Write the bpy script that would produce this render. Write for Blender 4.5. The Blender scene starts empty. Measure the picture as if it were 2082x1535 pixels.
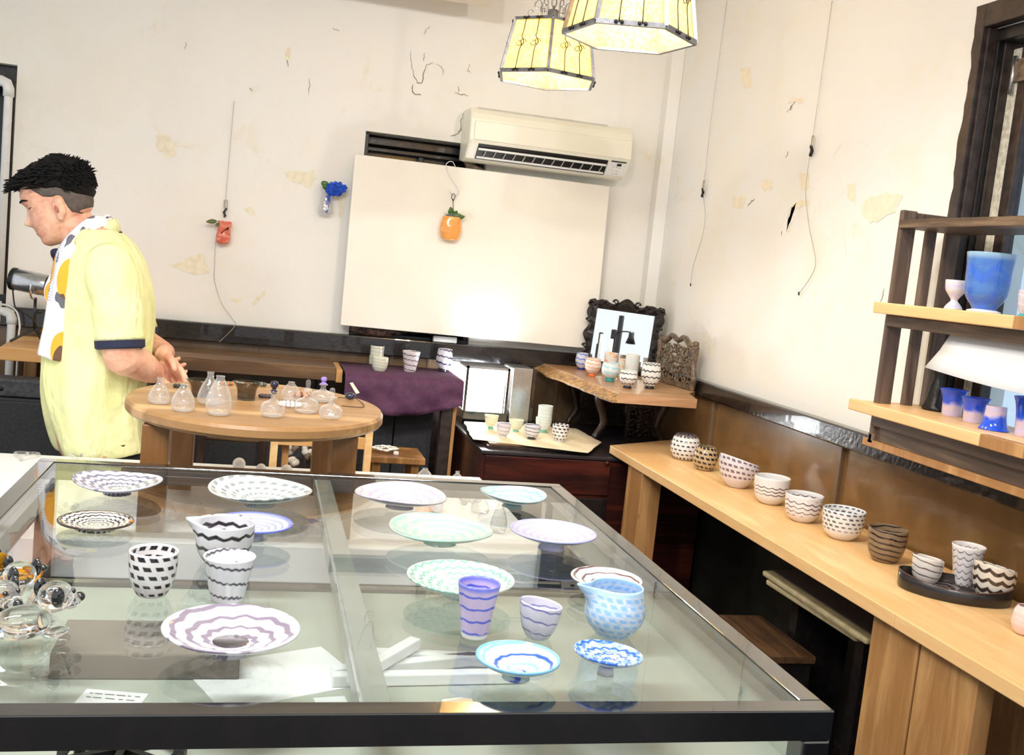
import bpy, bmesh, math, random
from mathutils import Vector, Matrix, noise as mnoise
random.seed(7)
PI = math.pi
S = bpy.context.scene
C = S.collection

# ------------------------------------------------------------------ camera, world, lights, exposure
F = 2092.87                                   # focal length in pixels of the 2082 x 1535 frame
EYE = Vector((0, 0, 1.45))
R3 = Matrix(((0.96745461, -0.07320434, -0.2422245), (-0.23176743, 0.12786374, -0.96433123), (0.10156496, 0.98908644, 0.10673599)))
cam_data = bpy.data.cameras.new('camera')
cam_data.sensor_width = 36; cam_data.lens = 36 * F / 2082; cam_data.clip_start = 0.02
cam = bpy.data.objects.new('camera', cam_data); C.objects.link(cam)
cam.matrix_world = Matrix.Translation(EYE) @ R3.to_4x4()
S.camera = cam
S.view_settings.view_transform = 'Standard'; S.view_settings.look = 'None'
S.view_settings.gamma = 1; S.view_settings.use_curve_mapping = False
S.view_settings.exposure = 0.80
S.cycles.use_denoising = True
S.cycles.max_bounces = 12; S.cycles.transparent_max_bounces = 40; S.cycles.transmission_bounces = 12
S.cycles.caustics_reflective = False; S.cycles.caustics_refractive = False
S.cycles.sample_clamp_indirect = 6

world = bpy.data.worlds.new('world'); S.world = world; world.use_nodes = True
bg = world.node_tree.nodes['Background']; bg.inputs[0].default_value = (0.93, 0.96, 1.0, 1); bg.inputs[1].default_value = 0.62

def light(name, kind, loc, aim, power, size=0.3, color=(1, 1, 1), size_y=None, spot=None, blend=0.6):
    d = bpy.data.lights.new(name, kind); d.energy = power; d.color = color
    if kind == 'AREA':
        d.size = size
        if size_y: d.shape = 'RECTANGLE'; d.size_y = size_y
    else:
        d.shadow_soft_size = size
    if kind == 'SPOT': d.spot_size = spot; d.spot_blend = blend
    o = bpy.data.objects.new(name, d); C.objects.link(o); o.location = loc
    o.rotation_euler = (Vector(aim) - Vector(loc)).to_track_quat('-Z', 'Y').to_euler()
    return o
# ceiling tubes and track spots of the shop (above and behind the photographer)
light('ceiling_tube_light', 'AREA', (-0.6, 1.2, 2.70), (-0.6, 1.2, 0), 34, 1.3, (1, 0.985, 0.96), 0.18)
light('ceiling_tube_light', 'AREA', (0.3, -0.6, 2.70), (0.3, -0.6, 0), 34, 1.3, (1, 0.985, 0.96), 0.18)
for (lx, ly, tx, ty, tz, pw) in ((1.35, 1.6, 0.2, 4.7, 1.5, 30), (0.2, 1.5, 0.9, 4.7, 1.6, 26), (-0.5, 0.9, 1.833, 3.2, 1.6, 34),
                                 (0.1, 0.35, 0.35, 1.6, 0.97, 6), (0.75, 0.6, 0.1, 1.6, 0.97, 6), (-0.9, 0.5, -0.3, 3.2, 1.2, 30), (0.9, 1.9, 1.6, 2.6, 0.8, 20)):
    light('track_spot_light', 'SPOT', (lx, ly, 2.62), (tx, ty, tz), pw, 0.035, (1, 0.965, 0.91), spot=1.5, blend=0.9)

# pixel of the photograph -> point on a horizontal / frontal / side plane of the room
def ray(x, y): return R3 @ Vector((x - 1041, 767.5 - y, -F))
def az(x, y, z): d = ray(x, y); return EYE + d * ((z - EYE.z) / d.z)
def ay(x, y, Y): d = ray(x, y); return EYE + d * (Y / d.y)
def ax(x, y, X): d = ray(x, y); return EYE + d * (X / d.x)
FWD = R3 @ Vector((0, 0, -1))
def mpp(p): return (Vector(p) - EYE).dot(FWD) / F          # metres per pixel at a point

# ------------------------------------------------------------------ mesh helpers
def box(bm, x0, x1, y0, y1, z0, z1):
    vs = [bm.verts.new(p) for p in ((x0, y0, z0), (x1, y0, z0), (x1, y1, z0), (x0, y1, z0), (x0, y0, z1), (x1, y0, z1), (x1, y1, z1), (x0, y1, z1))]
    for f in ((3, 2, 1, 0), (4, 5, 6, 7), (0, 1, 5, 4), (1, 2, 6, 5), (2, 3, 7, 6), (3, 0, 4, 7)):
        bm.faces.new([vs[i] for i in f])
    return bm
def hull8(bm, p):      # eight corners: bottom ring then top ring
    vs = [bm.verts.new(q) for q in p]
    for f in ((3, 2, 1, 0), (4, 5, 6, 7), (0, 1, 5, 4), (1, 2, 6, 5), (2, 3, 7, 6), (3, 0, 4, 7)):
        bm.faces.new([vs[i] for i in f])
    return bm
def bar(bm, a, b, w, d, up=(0, 0, 1)):   # rectangular bar from a to b
    a, b = Vector(a), Vector(b); t = (b - a).normalized(); u = Vector(up)
    if abs(t.dot(u)) > 0.95: u = Vector((1, 0, 0))
    s = t.cross(u).normalized(); n = s.cross(t).normalized()
    q = []
    for p in (a, b):
        for (i, j) in ((-1, -1), (1, -1), (1, 1), (-1, 1)): q.append(p + s * (i * w / 2) + n * (j * d / 2))
    return hull8(bm, q)
def loft(bm, rings, cap0=True, cap1=True, closed=True):
    vr = [[bm.verts.new(p) for p in r] for r in rings]
    n = len(rings[0])
    for a, b in zip(vr, vr[1:]):
        for i in range(n if closed else n - 1):
            j = (i + 1) % n
            bm.faces.new((a[i], a[j], b[j], b[i]))
    if cap0 and closed: bm.faces.new(vr[0][::-1])
    if cap1 and closed: bm.faces.new(vr[-1])
    return bm
def smooth_path(pts, n=6):
    P = [Vector(p) for p in pts]
    if len(P) < 3: return P
    out = []
    for i in range(len(P) - 1):
        p0 = P[max(i - 1, 0)]; p1 = P[i]; p2 = P[i + 1]; p3 = P[min(i + 2, len(P) - 1)]
        for k in range(n):
            t = k / n
            out.append(0.5 * (2 * p1 + (p2 - p0) * t + (2 * p0 - 5 * p1 + 4 * p2 - p3) * t * t + (3 * p1 - p0 - 3 * p2 + p3) * t ** 3))
    out.append(P[-1])
    return out
def interp(lst, t):
    if t <= lst[0][0]: return lst[0][1]
    for (a, va), (b, vb) in zip(lst, lst[1:]):
        if t <= b:
            k = (t - a) / max(b - a, 1e-9); return va + (vb - va) * k
    return lst[-1][1]
def tube(bm, pts, r, seg=8, ry=None):
    P = [Vector(p) for p in pts]; n = len(P)
    rr = r if isinstance(r, (list, tuple)) else [r] * n
    if len(rr) != n:
        m = len(rr) - 1
        rr = [interp([(i / m, rr[i]) for i in range(m + 1)], k / (n - 1)) for k in range(n)]
    rings = []; nrm = None
    for i in range(n):
        t = (P[min(i + 1, n - 1)] - P[max(i - 1, 0)]).normalized()
        if nrm is None:
            nrm = t.cross(Vector((0, 0, 1)))
            if nrm.length < 0.05: nrm = t.cross(Vector((1, 0, 0)))
        nrm = (nrm - t * nrm.dot(t)).normalized(); b = t.cross(nrm)
        rings.append([P[i] + nrm * (math.cos(2 * PI * k / seg) * rr[i]) + b * (math.sin(2 * PI * k / seg) * rr[i] * (ry or 1)) for k in range(seg)])
    return loft(bm, rings)
def stube(bm, pts, r, seg=8, n=6): return tube(bm, smooth_path(pts, n), r, seg)
def ell(bm, c, rx, ry, rz, rot=None, u=12, v=8):
    m = Matrix.Translation(Vector(c)) @ (rot.to_4x4() if rot is not None else Matrix()) @ Matrix.Diagonal((rx, ry, rz, 1))
    bmesh.ops.create_uvsphere(bm, u_segments=u, v_segments=v, radius=1, matrix=m)
    return bm
def prism(bm, poly, z0, z1):
    return loft(bm, [[(x, y, z0) for x, y in poly], [(x, y, z1) for x, y in poly]])
def plate_poly(bm, pts, nrm, th):        # flat polygon thickened along nrm
    n = Vector(nrm) * th
    return loft(bm, [[Vector(p) for p in pts], [Vector(p) + n for p in pts]])
def rev(prof, seg, bm=None, mode='z', fn=None, caps=True):
    """surface of revolution about z with uv: u = turn, v = height (or radius) over the whole"""
    bm = bm or bmesh.new(); uv = bm.loops.layers.uv.verify()
    H = max(p[1] for p in prof) or 1; Rm = max(p[0] for p in prof)
    rows = []
    for (r, z) in prof:
        row = []
        for k in range(seg):
            a = 2 * PI * k / seg; p = Vector((r * math.cos(a), r * math.sin(a), z))
            if fn: p = fn(p, a, r, z)
            row.append(bm.verts.new(p))
        rows.append(row)
    vv = [(p[1] / H) if mode == 'z' else (p[0] / Rm) for p in prof]
    for i in range(len(prof) - 1):
        for k in range(seg):
            j = (k + 1) % seg
            f = bm.faces.new((rows[i][k], rows[i][j], rows[i + 1][j], rows[i + 1][k])); f.smooth = True
            for l, (u_, v_) in zip(f.loops, ((k, vv[i]), (k + 1, vv[i]), (k + 1, vv[i + 1]), (k, vv[i + 1]))):
                l[uv].uv = (u_ / seg, v_)
    if caps: bm.faces.new(rows[0][::-1]); bm.faces.new(rows[-1])
    else: bmesh.ops.remove_doubles(bm, verts=bm.verts, dist=1e-6)
    return bm
def curve1(pts, n):
    P = smooth_path([(a, b, 0) for a, b in pts], n); return [(p.x, p.y) for p in P]

# ------------------------------------------------------------------ object helpers
def wloc(p):
    v = Vector((0, 0, 0))
    while p is not None: v += p.location; p = p.parent
    return v
def obj(name, bm, m, parent=None, smooth=False, bevel=0, loc=None, local=False, seg=2, keep=False):
    """bm in world coordinates (unless local) -> ONE mesh object whose origin is loc or the parent's"""
    me = bpy.data.meshes.new(name); bmesh.ops.recalc_face_normals(bm, faces=bm.faces)
    base = wloc(parent) if parent is not None else Vector((0, 0, 0))
    if loc is None: loc = base
    loc = Vector(loc)
    if not local: bmesh.ops.translate(bm, verts=bm.verts, vec=-loc)
    if smooth:
        for f in bm.faces: f.smooth = True
    bm.to_mesh(me)
    if not keep: bm.free()
    o = bpy.data.objects.new(name, me); C.objects.link(o)
    if parent is not None: o.parent = parent
    o.location = loc - base
    if m is not None: me.materials.append(m)
    if bevel:
        b = o.modifiers.new('bevel', 'BEVEL'); b.width = bevel; b.segments = seg; b.limit_method = 'ANGLE'; b.angle_limit = 0.7
    return o
def tag(o, label=None, cat=None, group=None, kind=None):
    if label: o['label'] = label
    if cat: o['category'] = cat
    if group: o['group'] = group
    if kind: o['kind'] = kind
    return o
def thing(name, label, cat, loc=(0, 0, 0), group=None):
    o = bpy.data.objects.new(name, None); C.objects.link(o); o.location = loc; o.empty_display_size = 0.05
    return tag(o, label, cat, group)
def struct(name, bm, m, parent=None, bevel=0, smooth=False, label=None):
    o = obj(name, bm, m, parent, bevel=bevel, smooth=smooth)
    if parent is None: tag(o, label, None, None, 'structure')
    return o
def nb(): return bmesh.new()
def bxo(name, x0, x1, y0, y1, z0, z1, m, parent=None, bevel=0.002, **k): return obj(name, box(nb(), min(x0, x1), max(x0, x1), min(y0, y1), max(y0, y1), z0, z1), m, parent, bevel=bevel, **k)

# ------------------------------------------------------------------ materials
class X:                                       # tiny expression builder over Math nodes
    def __init__(s, t, v): s.t, s.v = t, v
    def op(s, o, b=None, c=None):
        n = s.t.nodes.new('ShaderNodeMath'); n.operation = o
        for i, q in enumerate((s, b, c)):
            if q is None: continue
            q = q.v if isinstance(q, X) else q
            if isinstance(q, (int, float)): n.inputs[i].default_value = q
            else: s.t.links.new(q, n.inputs[i])
        return X(s.t, n.outputs[0])
    def __add__(s, b): return s.op('ADD', b)
    def __sub__(s, b): return s.op('SUBTRACT', b)
    def __mul__(s, b): return s.op('MULTIPLY', b)
    def fr(s): return s.op('FRACT')
    def fl(s): return s.op('FLOOR')
    def ab(s): return s.op('ABSOLUTE')
    def sn(s): return s.op('SINE')
    def lt(s, b): return s.op('LESS_THAN', b)
    def gt(s, b): return s.op('GREATER_THAN', b)
    def mx(s, b): return s.op('MAXIMUM', b)
    def mn(s, b): return s.op('MINIMUM', b)
    def ss(s, a, b):
        n = s.t.nodes.new('ShaderNodeMapRange'); n.interpolation_type = 'SMOOTHSTEP'
        s.t.links.new(s.v, n.inputs[0]); n.inputs[1].default_value = a; n.inputs[2].default_value = b
        return X(s.t, n.outputs[0])
def c4(c): return (c[0], c[1], c[2], 1)
def srgb(r, g, b):
    f = lambda v: (v / 255 / 12.92) if v <= 10 else ((v / 255 + 0.055) / 1.055) ** 2.4
    return (f(r), f(g), f(b))
class Mat:
    def __init__(s, name):
        s.m = bpy.data.materials.new(name); s.m.use_nodes = True; s.t = s.m.node_tree
        s.p = s.t.nodes['Principled BSDF']; s.out = s.t.nodes['Material Output']
    def node(s, k, **kw):
        n = s.t.nodes.new(k)
        for a, b in kw.items(): setattr(n, a, b)
        return n
    def link(s, a, b): s.t.links.new(a.v if isinstance(a, X) else a, b)
    def coord(s, which='Object'): return s.node('ShaderNodeTexCoord').outputs[which]
    def mapping(s, v, sc=(1, 1, 1), rot=(0, 0, 0), loc=(0, 0, 0)):
        n = s.node('ShaderNodeMapping'); s.link(v, n.inputs[0]); n.inputs[1].default_value = loc; n.inputs[2].default_value = rot; n.inputs[3].default_value = sc
        return n.outputs[0]
    def noise(s, v, scale, detail=3, rough=0.55, dist=0):
        n = s.node('ShaderNodeTexNoise'); s.link(v, n.inputs['Vector']); n.inputs['Scale'].default_value = scale
        n.inputs['Detail'].default_value = detail; n.inputs['Roughness'].default_value = rough; n.inputs['Distortion'].default_value = dist
        return X(s.t, n.outputs[0])
    def vor(s, v, scale, feature='F1', out=0):
        n = s.node('ShaderNodeTexVoronoi'); n.feature = feature; s.link(v, n.inputs['Vector']); n.inputs['Scale'].default_value = scale
        return n.outputs[out]
    def sep(s, v):
        n = s.node('ShaderNodeSeparateXYZ'); s.link(v, n.inputs[0]); return [X(s.t, o) for o in n.outputs]
    def mix(s, f, a, b):
        n = s.node('ShaderNodeMix', data_type='RGBA')
        if isinstance(f, (int, float)): n.inputs[0].default_value = f
        else: s.link(f, n.inputs[0])
        for i, q in ((6, a), (7, b)):
            if isinstance(q, tuple): n.inputs[i].default_value = c4(q)
            else: s.link(q, n.inputs[i])
        return n.outputs[2]
    def base(s, c, rough=0.5, spec=0.5, metal=0, coat=0):
        if isinstance(c, tuple): s.p.inputs['Base Color'].default_value = c4(c)
        else: s.link(c, s.p.inputs['Base Color'])
        s.p.inputs['Roughness'].default_value = rough; s.p.inputs['Metallic'].default_value = metal
        s.p.inputs['Specular IOR Level'].default_value = spec; s.p.inputs['Coat Weight'].default_value = coat
        return s
    def bump(s, h, strength=0.3, dist=0.01):
        n = s.node('ShaderNodeBump'); n.inputs['Strength'].default_value = strength; n.inputs['Distance'].default_value = dist
        s.link(h, n.inputs['Height']); s.link(n.outputs[0], s.p.inputs['Normal']); return n
def plain(name, c, rough=0.5, metal=0, spec=0.5, var=0.06, scale=18, bump=0.0, coat=0):
    M = Mat(name); v = M.coord(); n = M.noise(v, scale, 4)
    d = tuple(max(0, q * (1 - var * 2)) for q in c); l = tuple(min(1, q * (1 + var)) for q in c)
    M.base(M.mix(n.ss(0.3, 0.7), d, l), rough, spec, metal, coat)
    if bump: M.bump(n, bump, 0.004)
    return M.m
def wood(name, light_c, dark_c, axis=0, ring=16, rough=0.45, knots=True, spec=0.4, stretch=0.09):
    M = Mat(name); v = M.coord(); sc = [1, 1, 1]; sc[axis] = stretch
    mv = M.mapping(v, tuple(sc))
    n1 = M.noise(mv, ring, 5, 0.6, 0.6); n2 = M.noise(mv, ring * 7, 3, 0.6); n3 = M.noise(v, 3.0, 2)
    rings = ((n1 * 14 + n3 * 3).sn() * 0.5 + 0.5)
    f = (rings * 0.45 + n2 * 0.45 + n3 * 0.35).ss(0.25, 0.95)
    col = M.mix(f, light_c, dark_c)
    if knots:
        k = X(M.t, M.vor(M.mapping(v, tuple(0.45 if i == axis else 1 for i in range(3))), 6.5)); col = M.mix(k.ss(0.05, 0.015) * 0.8, col, tuple(q * 0.35 for q in dark_c))
    M.base(col, rough, spec); M.bump(n2, 0.12, 0.003)
    return M.m
def glass_thin(name, tint=(0.93, 0.97, 0.95), ior=1.5, extra=0.0, edge=None, rough=0.0, milk=0.0):
    """sheet or blown glass: clear body, mirror reflection growing at grazing angles"""
    M = Mat(name); M.t.nodes.remove(M.p)
    tr = M.node('ShaderNodeBsdfTransparent'); gl = M.node('ShaderNodeBsdfGlossy'); gl.inputs['Roughness'].default_value = rough
    lw0 = M.node('ShaderNodeLayerWeight'); lw0.inputs[0].default_value = 0.5; f0 = ((ior - 1) / (ior + 1)) ** 2
    ms = M.node('ShaderNodeMixShader'); f = X(M.t, lw0.outputs['Facing']).op('POWER', 5.0) * (1 - f0) + (f0 + extra)
    tr.inputs[0].default_value = c4(tint)
    if edge:
        lw = M.node('ShaderNodeLayerWeight'); lw.inputs[0].default_value = 0.35
        M.link(M.mix(X(M.t, lw.outputs['Facing']).ss(0.45, 1.0), tint, edge), tr.inputs[0])
    M.link(f, ms.inputs[0]); M.link(tr.outputs[0], ms.inputs[1]); M.link(gl.outputs[0], ms.inputs[2])
    if milk:
        df = M.node('ShaderNodeBsdfDiffuse'); df.inputs[0].default_value = (0.95, 0.95, 0.95, 1); m2 = M.node('ShaderNodeMixShader'); lw2 = M.node('ShaderNodeLayerWeight'); lw2.inputs[0].default_value = 0.5
        M.link(X(M.t, lw2.outputs['Facing']).ss(0.35, 1.0) * (milk * 5) + milk, m2.inputs[0]); M.link(ms.outputs[0], m2.inputs[1]); M.link(df.outputs[0], m2.inputs[2]); M.link(m2.outputs[0], M.out.inputs[0])
    else: M.link(ms.outputs[0], M.out.inputs[0])
    return M.m
def glass_solid(name, c=(1, 1, 1), ior=1.45):
    M = Mat(name); M.t.nodes.remove(M.p); g = M.node('ShaderNodeBsdfGlass'); g.inputs['Color'].default_value = c4(c); g.inputs['IOR'].default_value = ior
    M.link(g.outputs[0], M.out.inputs[0]); return M.m
def emit(name, c, k):
    M = Mat(name); M.p.inputs['Base Color'].default_value = c4(c); M.p.inputs['Emission Color'].default_value = c4(c); M.p.inputs['Emission Strength'].default_value = k
    return M.m
_vm = {}
def vmat(name, base, line, n=4, m=14, amp=0.35, width=0.3, spiral=0.0, dash=0.0, scallop=False, rim=None, foot=None, clear=0.0, soft=0.12, mott=0.0, rough=0.06, second=None, split=None, band=None):
    """blown-glass pattern on uv (turn, height/radius): zigzag or scalloped threads, optional broken dashes, rim and foot tints"""
    if name in _vm: return _vm[name]
    M = Mat(name); uvs = M.coord('UV'); u, v, _ = M.sep(uvs); oc = M.coord()
    wob = (M.noise(oc, 30, 2) - 0.5)
    base = tuple(q * 0.84 for q in base)
    if dash: z = wob * 0.0
    elif scallop: z = ((u * (m * PI)).sn().ab()) * amp
    else: z = (((u * m).fr() - 0.5).ab()) * (2 * amp)
    s = v * n + u * spiral + z + wob * 0.35
    f = s.fr(); row = s.fl()
    w2 = (M.noise(oc, 22, 2) - 0.5) * (width * 0.9)
    g = (f - 0.5).ab() + w2
    mask = g.ss(width / 2 + soft / 2, max(width / 2 - soft / 2, 0.0))
    if dash: 
        dd = ((u * m + row * 0.5 + f * 0.35).fr() - 0.5).ab()
        mask = mask * dd.ss(dash / 2 + 0.06, dash / 2 - 0.06)
    if band: mask = mask * (v.ss(band[0] - 0.03, band[0] + 0.03) * v.ss(band[1] + 0.03, band[1] - 0.03))
    if mott:
        nn = M.noise(M.mapping(uvs, (m * 1.0, n * 2.0, 1)), 1.0, 3, 0.6, 0.8)
        bcol = M.mix(nn.ss(0.42, 0.62) * mott, base, line)
    else:
        nn = M.noise(oc, 14, 2); bcol = M.mix(nn.ss(0.35, 0.75) * 0.35, base, tuple(q * 0.88 for q in base))
    lc = line
    if second is not None: lc = M.mix((row * 0.5).fr().gt(0.25), line, second)
    col = M.mix(mask, bcol, lc)
    if rim: col = M.mix(v.ss(0.86, 0.97), col, rim)
    if split: col = M.mix((v + wob * 0.5).ss(split[0] - 0.1, split[0] + 0.1), col, split[1])
    if foot: col = M.mix(v.ss(0.12, 0.05), col, foot)
    M.base(col, rough, 0.6, 0, 0.3)
    if clear:
        tr = M.node('ShaderNodeBsdfTransparent'); tr.inputs[0].default_value = c4(tuple(0.5 + 0.5 * q for q in base)); ms = M.node('ShaderNodeMixShader')
        M.link((mask * -0.6 + 1.0) * clear, ms.inputs[0]); M.link(M.p.outputs[0], ms.inputs[1]); M.link(tr.outputs[0], ms.inputs[2]); M.link(ms.outputs[0], M.out.inputs[0])
    _vm[name] = M.m
    return M.m

def wall_paint(name, c, stain, sx):
    """old plaster: faint unevenness, yellow water stains, hairline craquelure"""
    M = Mat(name); v = M.coord()
    n1 = M.noise(v, 1.6, 4, 0.6, 0.4); n2 = M.noise(v, 7.0, 5, 0.65, 0.8); n3 = M.noise(v, 60, 3)
    col = M.mix((n1 * 0.6 + n2 * 0.5).ss(0.50, 0.72) * 0.45, c, stain)
    st = M.noise(M.mapping(v, (1, 1, 0.8), loc=(3.1, 0.4, 1.7)), 2.3, 6, 0.7, 1.2)
    col = M.mix(st.ss(0.60, 0.70) * 0.55, col, tuple(q * r for q, r in zip(stain, (0.93, 0.88, 0.74))))
    ck = X(M.t, M.vor(M.mapping(v, (1, 1, 1.3)), 5.0, 'DISTANCE_TO_EDGE')); gate = M.noise(v, 2.1, 2).ss(0.60, 0.66)
    col = M.mix(ck.ss(0.006, 0.002) * gate * 0.18, col, tuple(q * 0.45 for q in stain))
    M.base(col, 0.75, 0.25); M.bump(n2 * 0.6 + n3 * 0.12, 0.25, 0.012)
    return M.m
M_ = {}
M_['wall'] = wall_paint('old_cream_plaster', srgb(237, 235, 230), srgb(235, 229, 214), 1)
M_['wall2'] = wall_paint('old_cream_plaster_side', srgb(240, 239, 235), srgb(241, 233, 212), 1)
M_['peel'] = plain('bare_plaster_patch', srgb(237, 229, 206), 0.85, var=0.04, scale=40, bump=0.2)
M_['crack'] = plain('crack_shadow', srgb(140, 124, 100), 0.9)
M_['ceil'] = plain('ceiling_paint', srgb(240, 232, 214), 0.8, var=0.03, scale=5)
M_['brownpaint'] = plain('glossy_brown_paint', srgb(118, 88, 52), 0.22, var=0.10, scale=9, bump=0.05, coat=0.3)
M_['brownpaint2'] = plain('glossy_umber_paint', srgb(108, 86, 64), 0.25, var=0.10, scale=9, bump=0.05, coat=0.2)
M_['rail'] = plain('black_rail_paint', srgb(30, 26, 26), 0.22, var=0.2, scale=60, bump=0.35, coat=0.5)
M_['darkframe'] = plain('dark_brown_frame', srgb(58, 46, 42), 0.35, var=0.25, scale=30, bump=0.3)
M_['darkframe2'] = plain('blackened_frame', srgb(28, 25, 25), 0.3, var=0.2, scale=40, bump=0.3)
M_['darkwood'] = wood('dark_floor_wood', srgb(70, 50, 38), srgb(36, 25, 20), 1, 8, 0.4, False)
M_['maroon'] = wood('maroon_lacquered_wood', srgb(86, 38, 28), srgb(42, 20, 18), 0, 10, 0.25, False)
M_['black'] = plain('black_metal', srgb(16, 18, 20), 0.35, 0.0, 0.5, 0.1, 50)
M_['frame'] = plain('charcoal_steel_frame', srgb(15, 17, 20), 0.14, 0.0, 0.8, 0.08, 60, 0.0, 1.0)
M_['white'] = plain('white_board', srgb(240, 236, 226), 0.45, var=0.02, scale=3)
M_['whitetop'] = plain('white_laminate', srgb(244, 244, 246), 0.3, var=0.01, scale=4)
M_['dadodark'] = plain('dado_shade', srgb(34, 36, 32), 0.4, var=0.2, scale=9)  # shade under the bench, put into the lower wall colour
M_['grey'] = plain('grey_laminate', srgb(178, 183, 172), 0.5, var=0.04, scale=5)
M_['ac'] = plain('ivory_plastic', srgb(238, 236, 220), 0.35, var=0.015, scale=3)
M_['acw'] = plain('pale_plastic', srgb(232, 234, 234), 0.35, var=0.01)
M_['acgrey'] = plain('grey_plastic', srgb(190, 190, 184), 0.4)
M_['pine'] = wood('pale_pine', srgb(246, 214, 160), srgb(230, 184, 126), 1, 10, 0.4)
M_['pinex'] = wood('pale_pine_cross', srgb(236, 194, 136), srgb(208, 156, 96), 0, 10, 0.4)
M_['pinev'] = wood('pine_upright', srgb(204, 158, 104), srgb(160, 114, 68), 2, 10, 0.45)
M_['oak'] = wood('oak_round', srgb(204, 166, 118), srgb(152, 114, 72), 0, 7, 0.4)
M_['oakv'] = wood('oak_legs', srgb(178, 130, 76), srgb(120, 82, 44), 2, 9, 0.4)
M_['bench'] = wood('weathered_brown_plank', srgb(150, 118, 82), srgb(92, 66, 44), 0, 8, 0.5)
M_['live'] = wood('live_edge_slab', srgb(208, 174, 134), srgb(164, 122, 88), 0, 8, 0.3)
M_['bark'] = plain('bark_edge', srgb(176, 134, 84), 0.5, var=0.3, scale=45, bump=0.6)
M_['walnut'] = wood('dark_carved_wood', srgb(92, 72, 58), srgb(44, 32, 28), 2, 14, 0.3, False)
M_['carve'] = plain('grey_brown_carving', srgb(116, 98, 80), 0.4, var=0.3, scale=60, bump=0.5)
M_['ebony'] = plain('black_carved_lacquer', srgb(34, 27, 27), 0.22, var=0.25, scale=60, bump=0.5)
M_['post'] = wood('weathered_dark_post', srgb(138, 116, 98), srgb(84, 67, 56), 2, 12, 0.5, False)
M_['posty'] = wood('weathered_dark_rail', srgb(136, 112, 86), srgb(76, 60, 48), 1, 12, 0.5, False)
M_['old'] = wood('old_box_wood', srgb(140, 100, 62), srgb(58, 40, 28), 1, 7, 0.5, False)
M_['pvc'] = plain('white_pvc', srgb(226, 228, 226), 0.3, var=0.03)
M_['dark'] = plain('dark_fabric', srgb(44, 44, 48), 0.7, var=0.15, scale=90, bump=0.1)
M_['void'] = plain('unlit_glass', srgb(18, 20, 22), 0.15)
M_['glasstop'] = glass_thin('table_glass', (0.95, 0.975, 0.965), 1.52, 0.045)
M_['clear'] = glass_thin('blown_clear_glass', (0.985, 0.985, 0.98), 1.45, 0.03, (0.84, 0.84, 0.82), milk=0.05)
M_['smoke'] = glass_thin('smoked_glass', (0.62, 0.60, 0.56), 1.45, 0.02, (0.30, 0.29, 0.27))
M_['solid'] = glass_solid('solid_clear_glass')
M_['blackglass'] = plain('black_glass', (0.006, 0.006, 0.008), 0.05, coat=1)
M_['silver'] = plain('brushed_silver', srgb(196, 198, 200), 0.25, 0.9, 0.5, 0.05, 80)
M_['steelwire'] = plain('steel_wire', srgb(176, 168, 154), 0.4, 0.6)
M_['blackiron'] = plain('dark_iron', srgb(38, 36, 38), 0.4, 0.5, 0.5, 0.2, 70)
M_['greyiron'] = plain('grey_iron', srgb(118, 118, 122), 0.35, 0.6, 0.5, 0.15, 50)
M_['paper'] = plain('white_paper', srgb(238, 238, 240), 0.8, var=0.02, scale=6)
M_['parch'] = plain('parchment', srgb(240, 226, 192), 0.7, var=0.05, scale=12)
M_['leaf'] = plain('green_leaf', srgb(62, 104, 36), 0.4, var=0.25, scale=50)

# ================================================================== THE ROOM
XW, YW, ZC, ZR = 1.833, 4.70, 2.76, 1.06
struct('floor', box(nb(), -3.2, 2.1, -1.6, 5.0, -0.06, 0), M_['darkwood'])
struct('ceiling', box(nb(), -3.2, 2.1, -1.6, 5.0, ZC, ZC + 0.1), M_['ceil'])
bm = nb()
LO = (-2.0, -1.032, 1.075, 2.06)          # left window niche
CO = (0.40, 0.955, 1.06, 1.98)            # niche behind the white board
for (a, b, c, d) in ((-3.2, LO[0], 0, ZC), (LO[0], LO[1], 0, LO[2]), (LO[0], LO[1], LO[3], ZC), (LO[1], CO[0], 0, ZC), (CO[0], CO[1], 0, CO[2]), (CO[0], CO[1], CO[3], ZC), (CO[1], XW + 0.2, 0, ZC)):
    box(bm, a, b, YW, YW + 0.28, c, d)
wall_back = struct('wall_back', bm, M_['wall'])
bm = nb()
WO = (1.15, 2.50, 1.08, 2.26)             # window in the side wall (y0, y1, z0, z1)
for (a, b, c, d) in ((-1.6, WO[0], 0, ZC), (WO[0], WO[1], 0, WO[2]), (WO[0], WO[1], WO[3], ZC), (WO[1], YW, 0, ZC)):
    box(bm, XW, XW + 0.24, a, b, c, d)
wall_right = struct('wall_right', bm, M_['wall2'])
struct('trim_1', box(nb(), 1.772, XW, 4.63, YW, ZR, ZC), M_['wall2'], bevel=0.004)
p = ay(984, 14, 4.5)
struct('trim_2', box(nb(), -0.3, p.x, 4.15, 4.5, p.z, ZC), M_['ceil'], bevel=0.004)
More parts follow.
